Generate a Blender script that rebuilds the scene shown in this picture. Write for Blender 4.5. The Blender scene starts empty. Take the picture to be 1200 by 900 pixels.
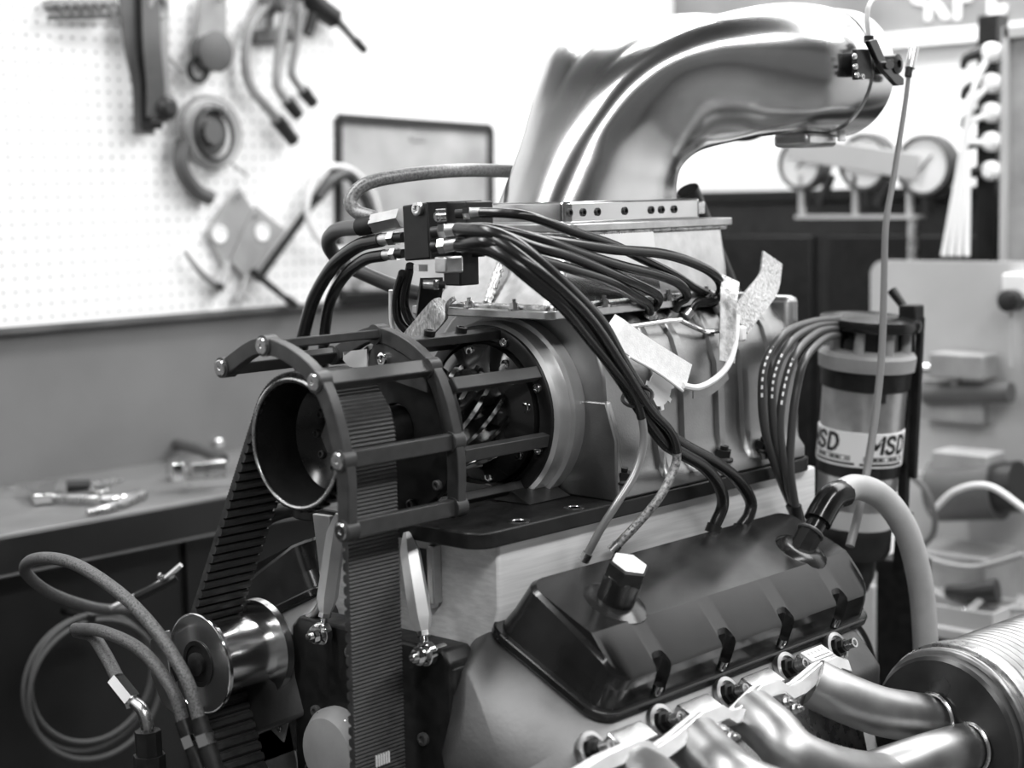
import bpy, bmesh, math, random
from mathutils import Vector, Matrix
random.seed(4)
S = bpy.context.scene
COL = S.collection
PI = math.pi

# ------------------------------------------------------------------ camera
FPX = 1950.0
PITCH = math.atan(222 / 1950.0); YAW = math.radians(42.7); ROLL = math.radians(1.2)
Dh = Vector((-math.sin(YAW), math.cos(YAW), 0)); R0 = Vector((math.cos(YAW), math.sin(YAW), 0))
DV = Dh * math.cos(PITCH) - Vector((0, 0, math.sin(PITCH)))
U0 = R0.cross(DV)
RV = R0 * math.cos(ROLL) - U0 * math.sin(ROLL); UV = U0 * math.cos(ROLL) + R0 * math.sin(ROLL)
def ray(px, py): return DV + RV * ((px - 600) / FPX) - UV * ((py - 450) / FPX)
CAM = Vector((0, 0, 1.25)) - ray(345, 520) * 1.96
def P(px, py, X=None, Y=None, Z=None):
    r = ray(px, py)
    i, v = (0, X) if X is not None else (1, Y) if Y is not None else (2, Z)
    return CAM + r * ((v - CAM[i]) / r[i])
cd = bpy.data.cameras.new('camera'); cam = bpy.data.objects.new('camera', cd); COL.objects.link(cam)
M = Matrix((RV, UV, -DV)).transposed().to_4x4(); M.translation = CAM
cam.matrix_world = M
cd.sensor_width = 36; cd.lens = FPX / 1200 * 36; cd.clip_start = 0.05; cd.clip_end = 60
cd.dof.use_dof = True; cd.dof.focus_distance = 2.15; cd.dof.aperture_fstop = 2.5
S.camera = cam

# ------------------------------------------------------------------ light
S.view_settings.view_transform = 'Standard'; S.view_settings.look = 'None'
S.view_settings.gamma = 1; S.view_settings.use_curve_mapping = False
S.view_settings.exposure = -0.12
W = bpy.data.worlds.new('world'); S.world = W; W.use_nodes = True
W.node_tree.nodes['Background'].inputs[0].default_value = (1, 1, 1, 1)
W.node_tree.nodes['Background'].inputs[1].default_value = 0.16
def area(name, loc, size, power, rot=(0, 0, 0)):
    l = bpy.data.lights.new(name, 'AREA'); l.shape = 'RECTANGLE'; l.size, l.size_y = size; l.energy = power
    o = bpy.data.objects.new(name, l); COL.objects.link(o); o.location = loc; o.rotation_euler = rot
    return o
LAMPS = (((.3, 1.8, 2.9), (3.0, .95), 105, 'above the engine rear'), ((1.75, -.55, 2.95), (.35, 3.0), 85, 'over the open floor'), ((-.5, -1.1, 2.95), (.35, 2.4), 70, 'near the pegboard wall'))
for (loc_, size_, pw_, _w), nm_ in zip(LAMPS, ('ceiling_lamp_rear_offscreen', 'ceiling_lamp_floor_offscreen', 'ceiling_lamp_wall_offscreen')): area(nm_, loc_, size_, pw_)

# ------------------------------------------------------------------ materials
def mat(name, c, rough=0.5, metal=0.0, coat=0.0, noise=0.0, nscale=30, bump=0.0, bscale=200, spec=0.5, stretch=None, trans=0.0, emit=None):
    m = bpy.data.materials.new(name); m.use_nodes = True
    nt = m.node_tree; b = nt.nodes['Principled BSDF']
    b.inputs['Base Color'].default_value = (c, c, c, 1)
    b.inputs['Roughness'].default_value = rough; b.inputs['Metallic'].default_value = metal
    b.inputs['Coat Weight'].default_value = coat; b.inputs['Coat Roughness'].default_value = 0.08
    b.inputs['Specular IOR Level'].default_value = spec
    if trans: b.inputs['Transmission Weight'].default_value = trans
    if emit: b.inputs['Emission Color'].default_value = (1, 1, 1, 1); b.inputs['Emission Strength'].default_value = emit
    tc = nt.nodes.new('ShaderNodeTexCoord'); co = tc.outputs['Object']
    if stretch:
        mp = nt.nodes.new('ShaderNodeMapping'); mp.inputs['Scale'].default_value = stretch
        nt.links.new(co, mp.inputs[0]); co = mp.outputs[0]
    if noise:
        n = nt.nodes.new('ShaderNodeTexNoise'); n.inputs['Scale'].default_value = nscale; n.inputs['Detail'].default_value = 5
        nt.links.new(co, n.inputs['Vector'])
        mr = nt.nodes.new('ShaderNodeMapRange'); mr.inputs[1].default_value = 0.3; mr.inputs[2].default_value = 0.7
        mr.inputs[3].default_value = max(0, c * (1 - noise)); mr.inputs[4].default_value = min(1, c * (1 + noise))
        nt.links.new(n.outputs[0], mr.inputs[0]); nt.links.new(mr.outputs[0], b.inputs['Base Color'])
        mr2 = nt.nodes.new('ShaderNodeMapRange'); mr2.inputs[1].default_value = 0.3; mr2.inputs[2].default_value = 0.7
        mr2.inputs[3].default_value = rough * (1 - noise * .6); mr2.inputs[4].default_value = min(1, rough * (1 + noise * .6))
        nt.links.new(n.outputs[0], mr2.inputs[0]); nt.links.new(mr2.outputs[0], b.inputs['Roughness'])
    if bump:
        n2 = nt.nodes.new('ShaderNodeTexNoise'); n2.inputs['Scale'].default_value = bscale; n2.inputs['Detail'].default_value = 3
        nt.links.new(co, n2.inputs['Vector'])
        bp = nt.nodes.new('ShaderNodeBump'); bp.inputs['Strength'].default_value = bump; bp.inputs['Distance'].default_value = 0.002
        nt.links.new(n2.outputs[0], bp.inputs['Height']); nt.links.new(bp.outputs[0], b.inputs['Normal'])
    return m
POL = mat('polished_aluminium', .62, .2, 1, noise=.12, nscale=9)
ALU = mat('machined_aluminium', .56, .34, 1, noise=.15, nscale=40, bump=.08)
CAST = mat('cast_magnesium', .30, .40, 1, noise=.15, nscale=18, bump=.15, bscale=350)
CHROME = mat('chrome', .88, .07, 1)
STEEL = mat('brushed_steel', .6, .28, 1, noise=.25, nscale=60)
HEADER = mat('coated_header_steel', .36, .42, 1, noise=.12, nscale=25)
HCAST = mat('cast_aluminium_head', .19, .5, 1, noise=.1, nscale=25, bump=.1)
MANM = mat('machined_manifold', .78, .45, .2, noise=.12, nscale=60, stretch=(1, .15, 4))
STRUTM = mat('pale_strut_alloy', .6, .42, .4, noise=.08)
RINGM = mat('satin_ring', .55, .38, .6, noise=.08, nscale=30)
SATIN = mat('turned_aluminium', .74, .22, 1, noise=.06, nscale=20, stretch=(1, .02, 1))
BLACKP = mat('gloss_black_paint', .012, .2, 0, noise=.5, nscale=14, spec=.4)
BLACKA = mat('black_anodised', .012, .40, 0, noise=.35, nscale=60, spec=.28)
GREYA = mat('grey_anodised_edge', .085, .42, 0.2, noise=.25, nscale=70)
GUARDM = mat('satin_guard_anodising', .035, .42, 0, noise=.25, nscale=60, spec=.45)
RUB = mat('black_rubber', .014, .45, 0, noise=.4, nscale=80)
BELTM = mat('belt_rubber', .03, .5, 0, noise=.35, nscale=120)
HOSE = mat('black_hose', .012, .26, 0)
BRAID = mat('braided_line', .30, .4, .6, noise=.7, nscale=260, bump=.6, bscale=700)
GHOSE = mat('grey_hose', .42, .5, 0, noise=.12, nscale=20)
WHITE = mat('white_plastic', .85, .45)
STRAP = mat('white_strap', .93, .6, noise=.08, nscale=120, bump=.3, bscale=500)
TAG = mat('crinkled_tag', .62, .3, .35, noise=.5, nscale=50, bump=.9, bscale=90)
SLEEVE = mat('foil_sleeve', .55, .4, .5, noise=.4, nscale=420, bump=1.0, bscale=420, stretch=(1, 1, .35))
DARK = mat('dark_painted_metal', .02, .4, .2, noise=.3)
BLOCKM = mat('painted_block', .012, .35, .1, noise=.4, nscale=20, bump=.2)
GREYP = mat('grey_paint', .30, .5, noise=.2, nscale=15)
LGREY = mat('light_grey_panel', .45, .5, noise=.08, nscale=6)
DGREY = mat('dark_grey_paint', .09, .5, noise=.25, nscale=10)
WALLW = mat('white_wall', .90, .7, noise=.02, nscale=3)
WALLG = mat('grey_backsplash', .165, .6, noise=.1, nscale=5)
BENCHT = mat('bench_top', .16, .4, noise=.18, nscale=8)
BENCHF = mat('bench_front', .013, .4, noise=.3, nscale=6)
FLOORM = mat('concrete_floor', .16, .55, noise=.3, nscale=3, bump=.1)
CEIL = mat('ceiling_panels', .10, .8, noise=.1, nscale=2)
CLEAR = mat('clear_tubing', .75, .25, 0)
INK = mat('black_print', .012, .5)
RIBM = mat('galvanised_flex_pipe', .22, .4, 1, noise=.3, nscale=30)

def pegmat():
    m = mat('pegboard_face', .88, .6); nt = m.node_tree; b = nt.nodes['Principled BSDF']
    tc = nt.nodes.new('ShaderNodeTexCoord'); sx = nt.nodes.new('ShaderNodeSeparateXYZ'); nt.links.new(tc.outputs['Object'], sx.inputs[0])
    def cell(o):
        a = nt.nodes.new('ShaderNodeMath'); a.operation = 'PINGPONG'; nt.links.new(o, a.inputs[0]); a.inputs[1].default_value = .0127
        p = nt.nodes.new('ShaderNodeMath'); p.operation = 'POWER'; nt.links.new(a.outputs[0], p.inputs[0]); p.inputs[1].default_value = 2
        return p.outputs[0]
    s = nt.nodes.new('ShaderNodeMath'); s.operation = 'ADD'; nt.links.new(cell(sx.outputs[1]), s.inputs[0]); nt.links.new(cell(sx.outputs[2]), s.inputs[1])
    l = nt.nodes.new('ShaderNodeMath'); l.operation = 'LESS_THAN'; nt.links.new(s.outputs[0], l.inputs[0]); l.inputs[1].default_value = .0031 ** 2
    mx = nt.nodes.new('ShaderNodeMix'); mx.data_type = 'RGBA'; nt.links.new(l.outputs[0], mx.inputs[0])
    mx.inputs[6].default_value = (.88, .88, .88, 1); mx.inputs[7].default_value = (.3, .3, .3, 1)
    nt.links.new(mx.outputs[2], b.inputs['Base Color'])
    return m
PEG = pegmat()

# ------------------------------------------------------------------ mesh helpers
def V(*a): return Vector(a)
def frame(ax):
    ax = Vector(ax).normalized()
    h = V(0, 0, 1) if abs(ax.z) < .9 else V(0, 1, 0)
    a = h.cross(ax).normalized(); return a, ax.cross(a)
def crom(pts, sub):
    pts = [Vector(p) for p in pts]
    if len(pts) < 3: return [pts[0].lerp(pts[-1], i / sub) for i in range(sub + 1)]
    q = [pts[0] * 2 - pts[1]] + pts + [pts[-1] * 2 - pts[-2]]
    out = []
    for i in range(1, len(q) - 2):
        a, b, c, d = q[i - 1:i + 3]
        for k in range(sub):
            t = k / sub
            out.append(.5 * (2 * b + (c - a) * t + (2 * a - 5 * b + 4 * c - d) * t * t + (3 * b - a - 3 * c + d) * t ** 3))
    out.append(pts[-1]); return out
class MB:
    def __init__(s): s.v = []; s.f = []
    def add(s, v, f):
        o = len(s.v); s.v += [Vector(x) for x in v]; s.f += [tuple(i + o for i in q) for q in f]; return s
    def box(s, c, d, ax=None):
        c = Vector(c); X, Y, Z = ax if ax else (V(1, 0, 0), V(0, 1, 0), V(0, 0, 1))
        v = [c + X * (d[0] / 2 * i) + Y * (d[1] / 2 * j) + Z * (d[2] / 2 * k) for i in (-1, 1) for j in (-1, 1) for k in (-1, 1)]
        return s.add(v, [(0, 1, 3, 2), (4, 6, 7, 5), (0, 4, 5, 1), (2, 3, 7, 6), (0, 2, 6, 4), (1, 5, 7, 3)])
    def bar(s, p0, p1, w, h, up=(0, 0, 1)):
        p0, p1 = Vector(p0), Vector(p1); y = (p1 - p0); L = y.length; y.normalize()
        x = y.cross(Vector(up)).normalized(); z = x.cross(y)
        return s.box((p0 + p1) / 2, (w, L, h), (x, y, z))
    def loft(s, secs, caps=True, closed=False):
        n = len(secs[0]); v = [p for q in secs for p in q]; f = []
        m = len(secs)
        for i in range(m if closed else m - 1):
            a, b = i * n, ((i + 1) % m) * n
            for j in range(n):
                k = (j + 1) % n; f.append((a + j, a + k, b + k, b + j))
        if caps and not closed: f += [tuple(range(n - 1, -1, -1)), tuple(range((m - 1) * n, m * n))]
        return s.add(v, f)
    def cyl(s, p0, p1, r, r1=None, n=20, caps=True, a0=0):
        p0, p1 = Vector(p0), Vector(p1); a, b = frame(p1 - p0); r1 = r if r1 is None else r1
        cs = [(math.cos(a0 + 2 * PI * i / n), math.sin(a0 + 2 * PI * i / n)) for i in range(n)]
        return s.loft([[p0 + a * (r * c) + b * (r * q) for c, q in cs], [p1 + a * (r1 * c) + b * (r1 * q) for c, q in cs]], caps)
    def lathe(s, o, ax, prof, n=32, caps=True):
        o = Vector(o); ax = Vector(ax).normalized(); a, b = frame(ax)
        return s.loft([[o + ax * h + a * (r * math.cos(2 * PI * i / n)) + b * (r * math.sin(2 * PI * i / n)) for i in range(n)] for r, h in prof], caps)
    def tube(s, pts, r, n=10, sub=8, caps=True, ell=None):
        q = crom(pts, sub) if sub else [Vector(p) for p in pts]
        T = [(q[min(i + 1, len(q) - 1)] - q[max(i - 1, 0)]).normalized() for i in range(len(q))]
        a, b = frame(T[0]); secs = []
        for i, p in enumerate(q):
            if i:
                a = (a - T[i] * a.dot(T[i])).normalized(); b = T[i].cross(a)
            rr = r if not isinstance(r, (list, tuple)) else r[0] + (r[1] - r[0]) * i / (len(q) - 1)
            secs.append([p + a * (rr * math.cos(2 * PI * j / n)) + b * (rr * math.sin(2 * PI * j / n)) for j in range(n)])
        return s.loft(secs, caps)
    def prism(s, poly, vec):
        vec = Vector(vec); return s.loft([[Vector(p) for p in poly], [Vector(p) + vec for p in poly]])
    def arcband(s, c, ex, ey, r0, r1, a0, a1, vec, n=24):
        c, ex, ey, vec = Vector(c), Vector(ex), Vector(ey), Vector(vec); secs = []
        for i in range(n + 1):
            t = a0 + (a1 - a0) * i / n; d = ex * math.cos(t) + ey * math.sin(t)
            secs.append([c + d * r0, c + d * r1, c + d * r1 + vec, c + d * r0 + vec])
        full = abs(abs(a1 - a0) - 2 * PI) < 1e-6
        return s.loft(secs[:-1] if full else secs, closed=full)
    def torus(s, c, ax, R, r, n=32, m=10):
        c = Vector(c); a, b = frame(ax); ax = Vector(ax).normalized(); secs = []
        for i in range(n):
            d = a * math.cos(2 * PI * i / n) + b * math.sin(2 * PI * i / n)
            secs.append([c + d * (R + r * math.cos(2 * PI * j / m)) + ax * (r * math.sin(2 * PI * j / m)) for j in range(m)])
        return s.loft(secs, closed=True)
    def ball(s, c, r, n=12):
        c = Vector(c); return s.lathe(c, (0, 0, 1), [(max(1e-4, r * math.sin(PI * i / 8)), -r * math.cos(PI * i / 8)) for i in range(9)], n)
    def ribbon(s, pts, wdir, w, th=.0012, sub=6):
        q = crom(pts, sub); secs = []
        for i, p in enumerate(q):
            t = (q[min(i + 1, len(q) - 1)] - q[max(i - 1, 0)]).normalized()
            wd = Vector(wdir[0]).lerp(Vector(wdir[1]), i / (len(q) - 1)) if isinstance(wdir, list) else Vector(wdir)
            wd = (wd - t * wd.dot(t)).normalized(); nn = t.cross(wd)
            secs.append([p - wd * w / 2 - nn * th / 2, p + wd * w / 2 - nn * th / 2, p + wd * w / 2 + nn * th / 2, p - wd * w / 2 + nn * th / 2])
        return s.loft(secs)
    def build(s, name, m, parent=None, bevel=0, ang=38, seg=2):
        me = bpy.data.meshes.new(name); bm = bmesh.new()
        vs = [bm.verts.new(p) for p in s.v]
        for q in s.f:
            try: bm.faces.new([vs[i] for i in q])
            except ValueError: pass
        bmesh.ops.recalc_face_normals(bm, faces=bm.faces)
        bm.to_mesh(me); bm.free()
        for p in me.polygons: p.use_smooth = True
        me.set_sharp_from_angle(angle=math.radians(ang))
        me.materials.append(m)
        o = bpy.data.objects.new(name, me); COL.objects.link(o)
        if parent is not None: hook(o, parent)
        if bevel:
            b = o.modifiers.new('edges', 'BEVEL'); b.width = bevel; b.segments = seg; b.limit_method = 'ANGLE'; b.angle_limit = math.radians(40)
        return o
def wloc(o):
    l = o.location.copy()
    while o.parent: l += o.matrix_parent_inverse.translation; o = o.parent; l += o.location
    return l
def hook(o, parent):
    o.parent = parent; o.matrix_parent_inverse = Matrix.Translation(-wloc(parent))
def tag(o, label, cat, group=None):
    o['label'] = label; o['category'] = cat
    if group: o['group'] = group
    return o
def thing(name, label, cat, loc=(0, 0, 0), group=None):
    o = bpy.data.objects.new(name, None); COL.objects.link(o); o.location = loc; o.empty_display_size = .05
    return tag(o, label, cat, group)
def mono(name, label, cat, mb, m, group=None, **k): return tag(mb.build(name, m, None, **k), label, cat, group)
def struct(name, mb, m, parent=None, **k):
    o = mb.build(name, m, parent, **k)
    if parent is None: o['kind'] = 'structure'
    return o
X1, Y1, Z1 = V(1, 0, 0), V(0, 1, 0), V(0, 0, 1)
def sockbolt(parent, p, ax, r=.006, h=.006, m=None, name='bolt'):
    ax = Vector(ax).normalized(); p = Vector(p)
    b = MB().lathe(p - ax * .001, ax, [(r, 0), (r, h), (r * .85, h + .0008), (r * .55, h + .0008), (r * .5, h - .002), (r * .2, h - .002)], 16)
    return b.build(name, m or STEEL, parent)
def hexbolt(parent, p, ax, r=.008, h=.007, m=None, name='bolt', washer=True):
    ax = Vector(ax).normalized(); p = Vector(p); b = MB()
    if washer: b.cyl(p - ax * .001, p + ax * .0018, r * 1.35, n=20)
    b.cyl(p + ax * .001, p + ax * h, r, n=6); b.cyl(p + ax * h, p + ax * (h + .005), r * .5, n=12)
    return b.build(name, m or STEEL, parent)

# ------------------------------------------------------------------ setting
WX, WY = -1.345, 2.55
struct('floor', MB().box((1.5, -.5, -.05), (9, 9, .1)), FLOORM)
wl = struct('wall_back', MB().box((WX - .05, -.6, 1.6), (.1, 6.5, 3.2)), WALLW)
struct('wall_right', MB().box((1.0, WY + .05, 1.6), (4.79, .1, 3.2)), WALLW)
struct('ceiling', MB().box((1.5, -.5, 3.27), (9, 9, .1)), CEIL)
struct('trim_1', MB().box((WX + .006, -.35, 1.15), (.012, 5.5, .31)), WALLG)   # grey backsplash board behind the bench

# ------------------------------------------------------------------ lamps over the engine
for (lx, ly, lz), (sx_, sy_), _p, where in LAMPS:
    t = thing('ceiling_lamp', 'long white ceiling strip lamp hung ' + where, 'lamp', (lx, ly, lz))
    MB().box((lx, ly, lz + .06), (sx_ + .06, sy_ + .06, .1)).build('housing', LGREY, t)
    for e in (-.4, .4):
        hx_, hy_ = lx + e * (sx_ if sx_ > 1 else 0), ly + e * (sy_ if sy_ > 1 else 0)
        MB().cyl((hx_, hy_, lz + .1), (hx_, hy_, 3.225), .01).build('hanger', STEEL, t)

# ------------------------------------------------------------------ workbench
BZ, BX = 1.005, -.91
t = thing('workbench', 'long workbench with grey top and black front below the pegboard', 'workbench', (-1.1, 0, 0))
MB().box(((WX + BX) / 2 + .006, -.6, BZ - .015), (BX - WX - .012, 5.2, .03)).build('worktop', BENCHT, t, bevel=.004)
MB().box((BX - .004, -.6, BZ - .034), (.03, 5.2, .062)).build('front_rail', BENCHF, t, bevel=.003)
MB().box((BX + .013, -.6, BZ - .066), (.008, 5.2, .0028)).build('rail_edge', DGREY, t)
for y in (-3.1, -1.1, .55, 1.9): MB().box((BX - .06, y, .475), (.06, .06, .95)).build('leg', BENCHF, t)
MB().box((BX - .05, -.6, .56), (.02, 5.1, .78)).build('front_panel', BENCHF, t)
MB().box((BX - .2, -.6, .17), (.3, 5.1, .03)).build('lower_shelf', DGREY, t)

# ------------------------------------------------------------------ pegboard and what hangs on it
PBX = WX + .022
pb = thing('pegboard', 'large white perforated pegboard hung with tools over the bench', 'pegboard', (PBX, 0, 1.31))
ye = P(396, 100, X=PBX).y
zb_ = 1.307
MB().box((PBX - .003, (ye - 2.6) / 2, (zb_ + 2.6) / 2), (.006, ye + 2.6, 2.6 - zb_)).build('board', PEG, pb)
MB().box((PBX - .0085, (ye - 2.6) / 2, zb_ + .012), (.005, ye + 2.58, .02)).build('batten', LGREY, pb)
MB().box((PBX + .004, (ye - 2.6) / 2, zb_ - .006), (.016, ye + 2.6, .012)).build('bottom_strip', DGREY, pb)
def W_(px, py, off=.02): return P(px, py, X=PBX + off)
# hook for hung things
def hook_peg(parent, px, py, L=.04):
    p = W_(px, py, 0); MB().tube([p - X1 * .004, p + X1 * L * .7, p + X1 * L, p + X1 * L + Z1 * .012], .0025, 8, 4).build('peg_hook', STEEL, parent)
# wire rack at the top left
t = thing('wire_rack', 'small wire tool rack with row of dark prongs on pegboard', 'tool rack', W_(90, 12))
a, b = W_(55, 4, .015), W_(132, 2, .015)
MB().bar(a, b, .03, .012).build('rail', GREYP, t)
MB().bar(W_(57, 21, .03), W_(130, 19, .03), .012, .008).build('lower_rail', DGREY, t)
for i in range(7):
    p = a.lerp(b, (i + .5) / 7); MB().tube([p, p + V(.03, 0, -.012), p + V(.032, 0, -.03)], .003, 8, 4).build('prong', DGREY, t)
# long dark strap bundle
t = thing('strap_bundle', 'long dark bundle of folded straps hanging down pegboard', 'straps', W_(175, 160))
hook_peg(t, 170, 6)
for i, (dx, m, w) in enumerate(((-14, DGREY, .042), (4, DARK, .042), (24, GREYP, .036), (12, DGREY, .036))):
    MB().ribbon([W_(164 + dx, -14, .02 + .008 * i), W_(168 + dx * .8, 50, .035 + .01 * i), W_(175 + dx * .6, 100, .03 + .012 * i), W_(176 + dx * .5, 158 - 7 * i, .03 + .01 * i)], V(.25, 1, 0), w, .006).build('strap', m, t)
MB().torus(W_(186, 8, .05), X1, .02, .006, 20, 8).build('buckle', GREYP, t)
MB().lathe(W_(176, 128, .012), X1, [(.018, 0), (.024, .015), (.024, .06), (.012, .07)], 18).build('roll', DARK, t)
# pulley block / trailing clamp
t = thing('pulley_block', 'grey pulley block with dark hook and short grip on pegboard', 'pulley block', W_(238, 60))
hook_peg(t, 246, 2)
MB().lathe(W_(240, 62, .012), X1, [(.026, 0), (.042, .006), (.036, .018), (.036, .026), (.042, .04), (.02, .046)], 24).build('sheave', DGREY, t)
MB().prism([W_(232, -8, .016), W_(262, -8, .016), W_(262, 40, .016), W_(250, 66, .016), W_(226, 66, .016)], V(.012, 0, 0)).build('side_plate', GREYP, t, bevel=.003)
MB().torus(W_(232, 82, .03), X1, .022, .006, 20, 8).build('hook', DARK, t)
MB().tube([W_(214, 84, .03), W_(200, 70, .03), W_(196, 66, .03)], .004, 8, 5).build('pull_cord', GREYP, t)
# bent pry tools
def bent_tool(pts, r, label, nm='bent_wrench', off=.03):
    t = thing(nm, label, 'wrench', W_(*pts[-1][:2]), None)
    q = [W_(x, y, off) for x, y in pts]
    MB().tube(q, r, 10, 5).build('shank', GREYP, t)
    MB().cyl(q[-2].lerp(q[-1], .25), q[-1], r * 1.55, r * 1.3, 12).build('grip', DARK, t)
    MB().lathe(q[0] - X1 * .015, X1, [(r * 2.2, 0), (r * 2.6, .01), (r * 2.2, .024), (r, .024)], 16).build('socket_head', DGREY, t)
    return t
bent_tool([(318, 2), (292, 34), (290, 92), (318, 132), (345, 166)], .0105, 'longest bent steel wrench with dark handle below pulley block')
bent_tool([(336, 4), (328, 52), (324, 96), (332, 112), (350, 136)], .0095, 'middle bent steel wrench between two other bent wrenches', off=.062)
bent_tool([(352, -8), (348, 48), (342, 84), (350, 100), (368, 122)], .0095, 'short bent steel wrench hanging nearest the air gun', off=.03)
t = thing('crossbar_tool', 'grey T-shaped puller hanging behind the bent wrenches', 'puller', W_(312, 40))
MB().bar(W_(296, 44, .012), W_(340, 40, .012), .02, .03).build('crossbar', DGREY, t, bevel=.004)
MB().cyl(W_(318, 42, .012), W_(314, -10, .012), .009).build('spindle', GREYP, t)
# air gun
t = thing('air_gun', 'black air tool with slim angled nozzle at pegboard corner', 'air tool', W_(385, 10))
MB().tube([W_(352, -14, .03), W_(374, 8, .035), W_(392, 22, .035)], .024, 14, 5).build('body', DARK, t)
MB().cyl(W_(390, 18, .035), W_(418, 50, .04), .011, .008, 14).build('nozzle', DGREY, t)
MB().cyl(W_(416, 47, .04), W_(428, 60, .042), .0115, .0095, 14).build('tip', DARK, t)
MB().tube([W_(372, -6, .035), W_(364, 30, .03), W_(360, 40, .03)], .012, 12, 5).build('handle', DARK, t)
# coil of wire
t = thing('wire_coil', 'round coil of grey wire wound around dark reel on pegboard', 'wire coil', W_(246, 190))
hook_peg(t, 248, 132)
c = W_(246, 155, .03)
for k, (dr, m) in enumerate(((.074, GREYP), (.067, LGREY), (.060, GREYP), (.052, DARK))):
    MB().torus(c + V(.004 * k, .003 * (k % 2), -.002 * k), V(1, .08 * (k - 1), .05), dr, .0045, 36, 8).build('wire_loop', m, t)
MB().lathe(c - X1 * .02, X1, [(.05, 0), (.05, .012), (.024, .02), (.024, .034)], 24).build('reel', DGREY, t)
MB().tube([W_(262, 184, .03), W_(282, 200, .03), W_(290, 206, .02)], .003, 8, 5).build('wire_end', GREYP, t)
MB().tube([W_(215, 165, .03), W_(212, 195, .03), W_(228, 222, .025), W_(246, 232, .02)], .016, 12, 5).build('loose_sleeve', DGREY, t)
# two gasket plates
for i, (poly, hole, lab) in enumerate((
        (((278, 218), (240, 272), (262, 316), (296, 246)), (257, 274), 'grey gasket plate with one pale round hole, toward pegboard middle'),
        (((298, 240), (268, 306), (290, 330), (334, 270)), (307, 272), 'grey gasket plate with pale disc beside the black pry bar'))):
    t = thing('gasket_plate', lab, 'gasket', W_(*hole))
    MB().prism([W_(x, y, .010 + .006 * i) for x, y in poly], V(.005, 0, 0)).build('plate', GREYP, t, bevel=.002)
    MB().lathe(W_(*hole, .0145 + .006 * i), X1, [(.019, 0), (.019, .003), (.014, .003), (.012, .001)], 24).build('insert_ring', WHITE, t)
    MB().cyl(W_(poly[0][0] + 2, poly[0][1] + 12, -.003), W_(poly[0][0] + 2, poly[0][1] + 12, .03), .003).build('peg_hook', STEEL, t)
# pry bar
t = thing('pry_bar', 'long black pry bar slanting across pegboard with T handle', 'pry bar', W_(300, 330))
MB().cyl(W_(384, 214, .03), W_(302, 328, .03), .0085, n=12).build('bar', BLACKA, t)
MB().cyl(W_(296, 318, .03), W_(345, 358, .03), .008, .006, 12).build('cross_handle', BLACKA, t)
MB().cyl(W_(336, 350, .03), W_(346, 358, .03), .0095, n=12).build('end_cap', RUB, t)
MB().cyl(W_(372, 230, .03), W_(392, 202, .03), .011, n=12).build('grip', RUB, t)
# pliers
t = thing('pliers', 'open pale grey pliers hanging below the gasket plates', 'pliers', W_(250, 330))
MB().tube([W_(216, 294, .02), W_(236, 320, .022), W_(256, 334, .022)], [.004, .011], 10, 5).build('handle', GREYP, t)
MB().tube([W_(266, 306, .026), W_(264, 324, .026), W_(258, 338, .024)], [.008, .012], 10, 5).build('jaw', LGREY, t)
MB().cyl(W_(258, 336, -.002), W_(258, 336, .04), .008).build('pivot', DARK, t)
t = thing('spanner', 'flat pale spanner hanging below gasket plate beside the pry bar', 'spanner', W_(285, 340))
MB().bar(W_(282, 346, .016), W_(288, 322, .016), .006, .016, X1).build('shank', LGREY, t, bevel=.002)
MB().arcband(W_(282, 350, .012), Y1, Z1, .008, .017, -.3, PI + .3, V(.008, 0, 0), 14).build('jaw', LGREY, t)

# framed grey board
t = thing('framed_board', 'grey metal board in thin black frame leaning on white wall', 'board', P(488, 300, X=WX + .02))
fc = [P(398, 138, X=WX + .03), P(577, 150, X=WX + .03), P(577, 345, X=WX + .03), P(398, 345, X=WX + .03)]
MB().prism([p - X1 * .02 for p in fc], V(.012, 0, 0)).build('panel', mat('board_grey', .38, .5, noise=.25, nscale=9), t)
for k in range(4): MB().bar(fc[k] - X1 * .006, fc[(k + 1) % 4] - X1 * .006, .02, .009, X1).build('frame_bar', DARK, t)
MB().box(P(490, 162, X=WX + .0235), (.003, .05, .012)).build('badge', GREYP, t)
MB().box(P(492, 152, X=WX + .0235), (.003, .03, .006)).build('badge', GREYP, t)
t = thing('wall_rail', 'short black rail fixed to wall under the framed board', 'rail', P(430, 350, X=WX + .03))
MB().bar(P(398, 351, X=WX + .03), P(468, 347, X=WX + .03), .03, .03).build('rail', BLACKA, t, bevel=.003)
MB().torus(P(420, 332, X=WX + .03), X1, .011, .004, 18, 8).build('ring', GREYP, t)

# ------------------------------------------------------------------ things on the bench
def bench(px, py, dz=0): return P(px, py, Z=BZ + dz)
t = thing('adjustable_wrench', 'steel adjustable wrench with bright open jaw lying on bench', 'wrench', bench(60, 588))
a, b = bench(40, 582, .012), bench(122, 582, .012)
MB().prism([bench(28, 578, .004), bench(40, 592, .004), bench(62, 590, .004), bench(68, 572, .004), bench(52, 576, .004), bench(44, 584, .004)], V(0, 0, .018)).build('jaw', CHROME, t, bevel=.002)
MB().bar(bench(58, 582, .012), bench(116, 584, .012), .022, .012).build('handle', STEEL, t, bevel=.003)
MB().lathe(bench(118, 582, .004), Z1, [(.02, 0), (.022, .008), (.02, .02), (.01, .02)], 18).build('ratchet_head', CHROME, t)
t = thing('screwdriver', 'slim dark screwdriver lying behind the adjustable wrench', 'screwdriver', bench(100, 566))
MB().cyl(bench(78, 570, .011), bench(106, 568, .011), .011, .009, 12).build('handle', DARK, t)
MB().cyl(bench(106, 568, .011), bench(142, 562, .006), .004, n=8).build('shaft', STEEL, t)
t = thing('pliers', 'pale slip joint pliers lying open at bench front', 'pliers', bench(140, 586))
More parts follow.
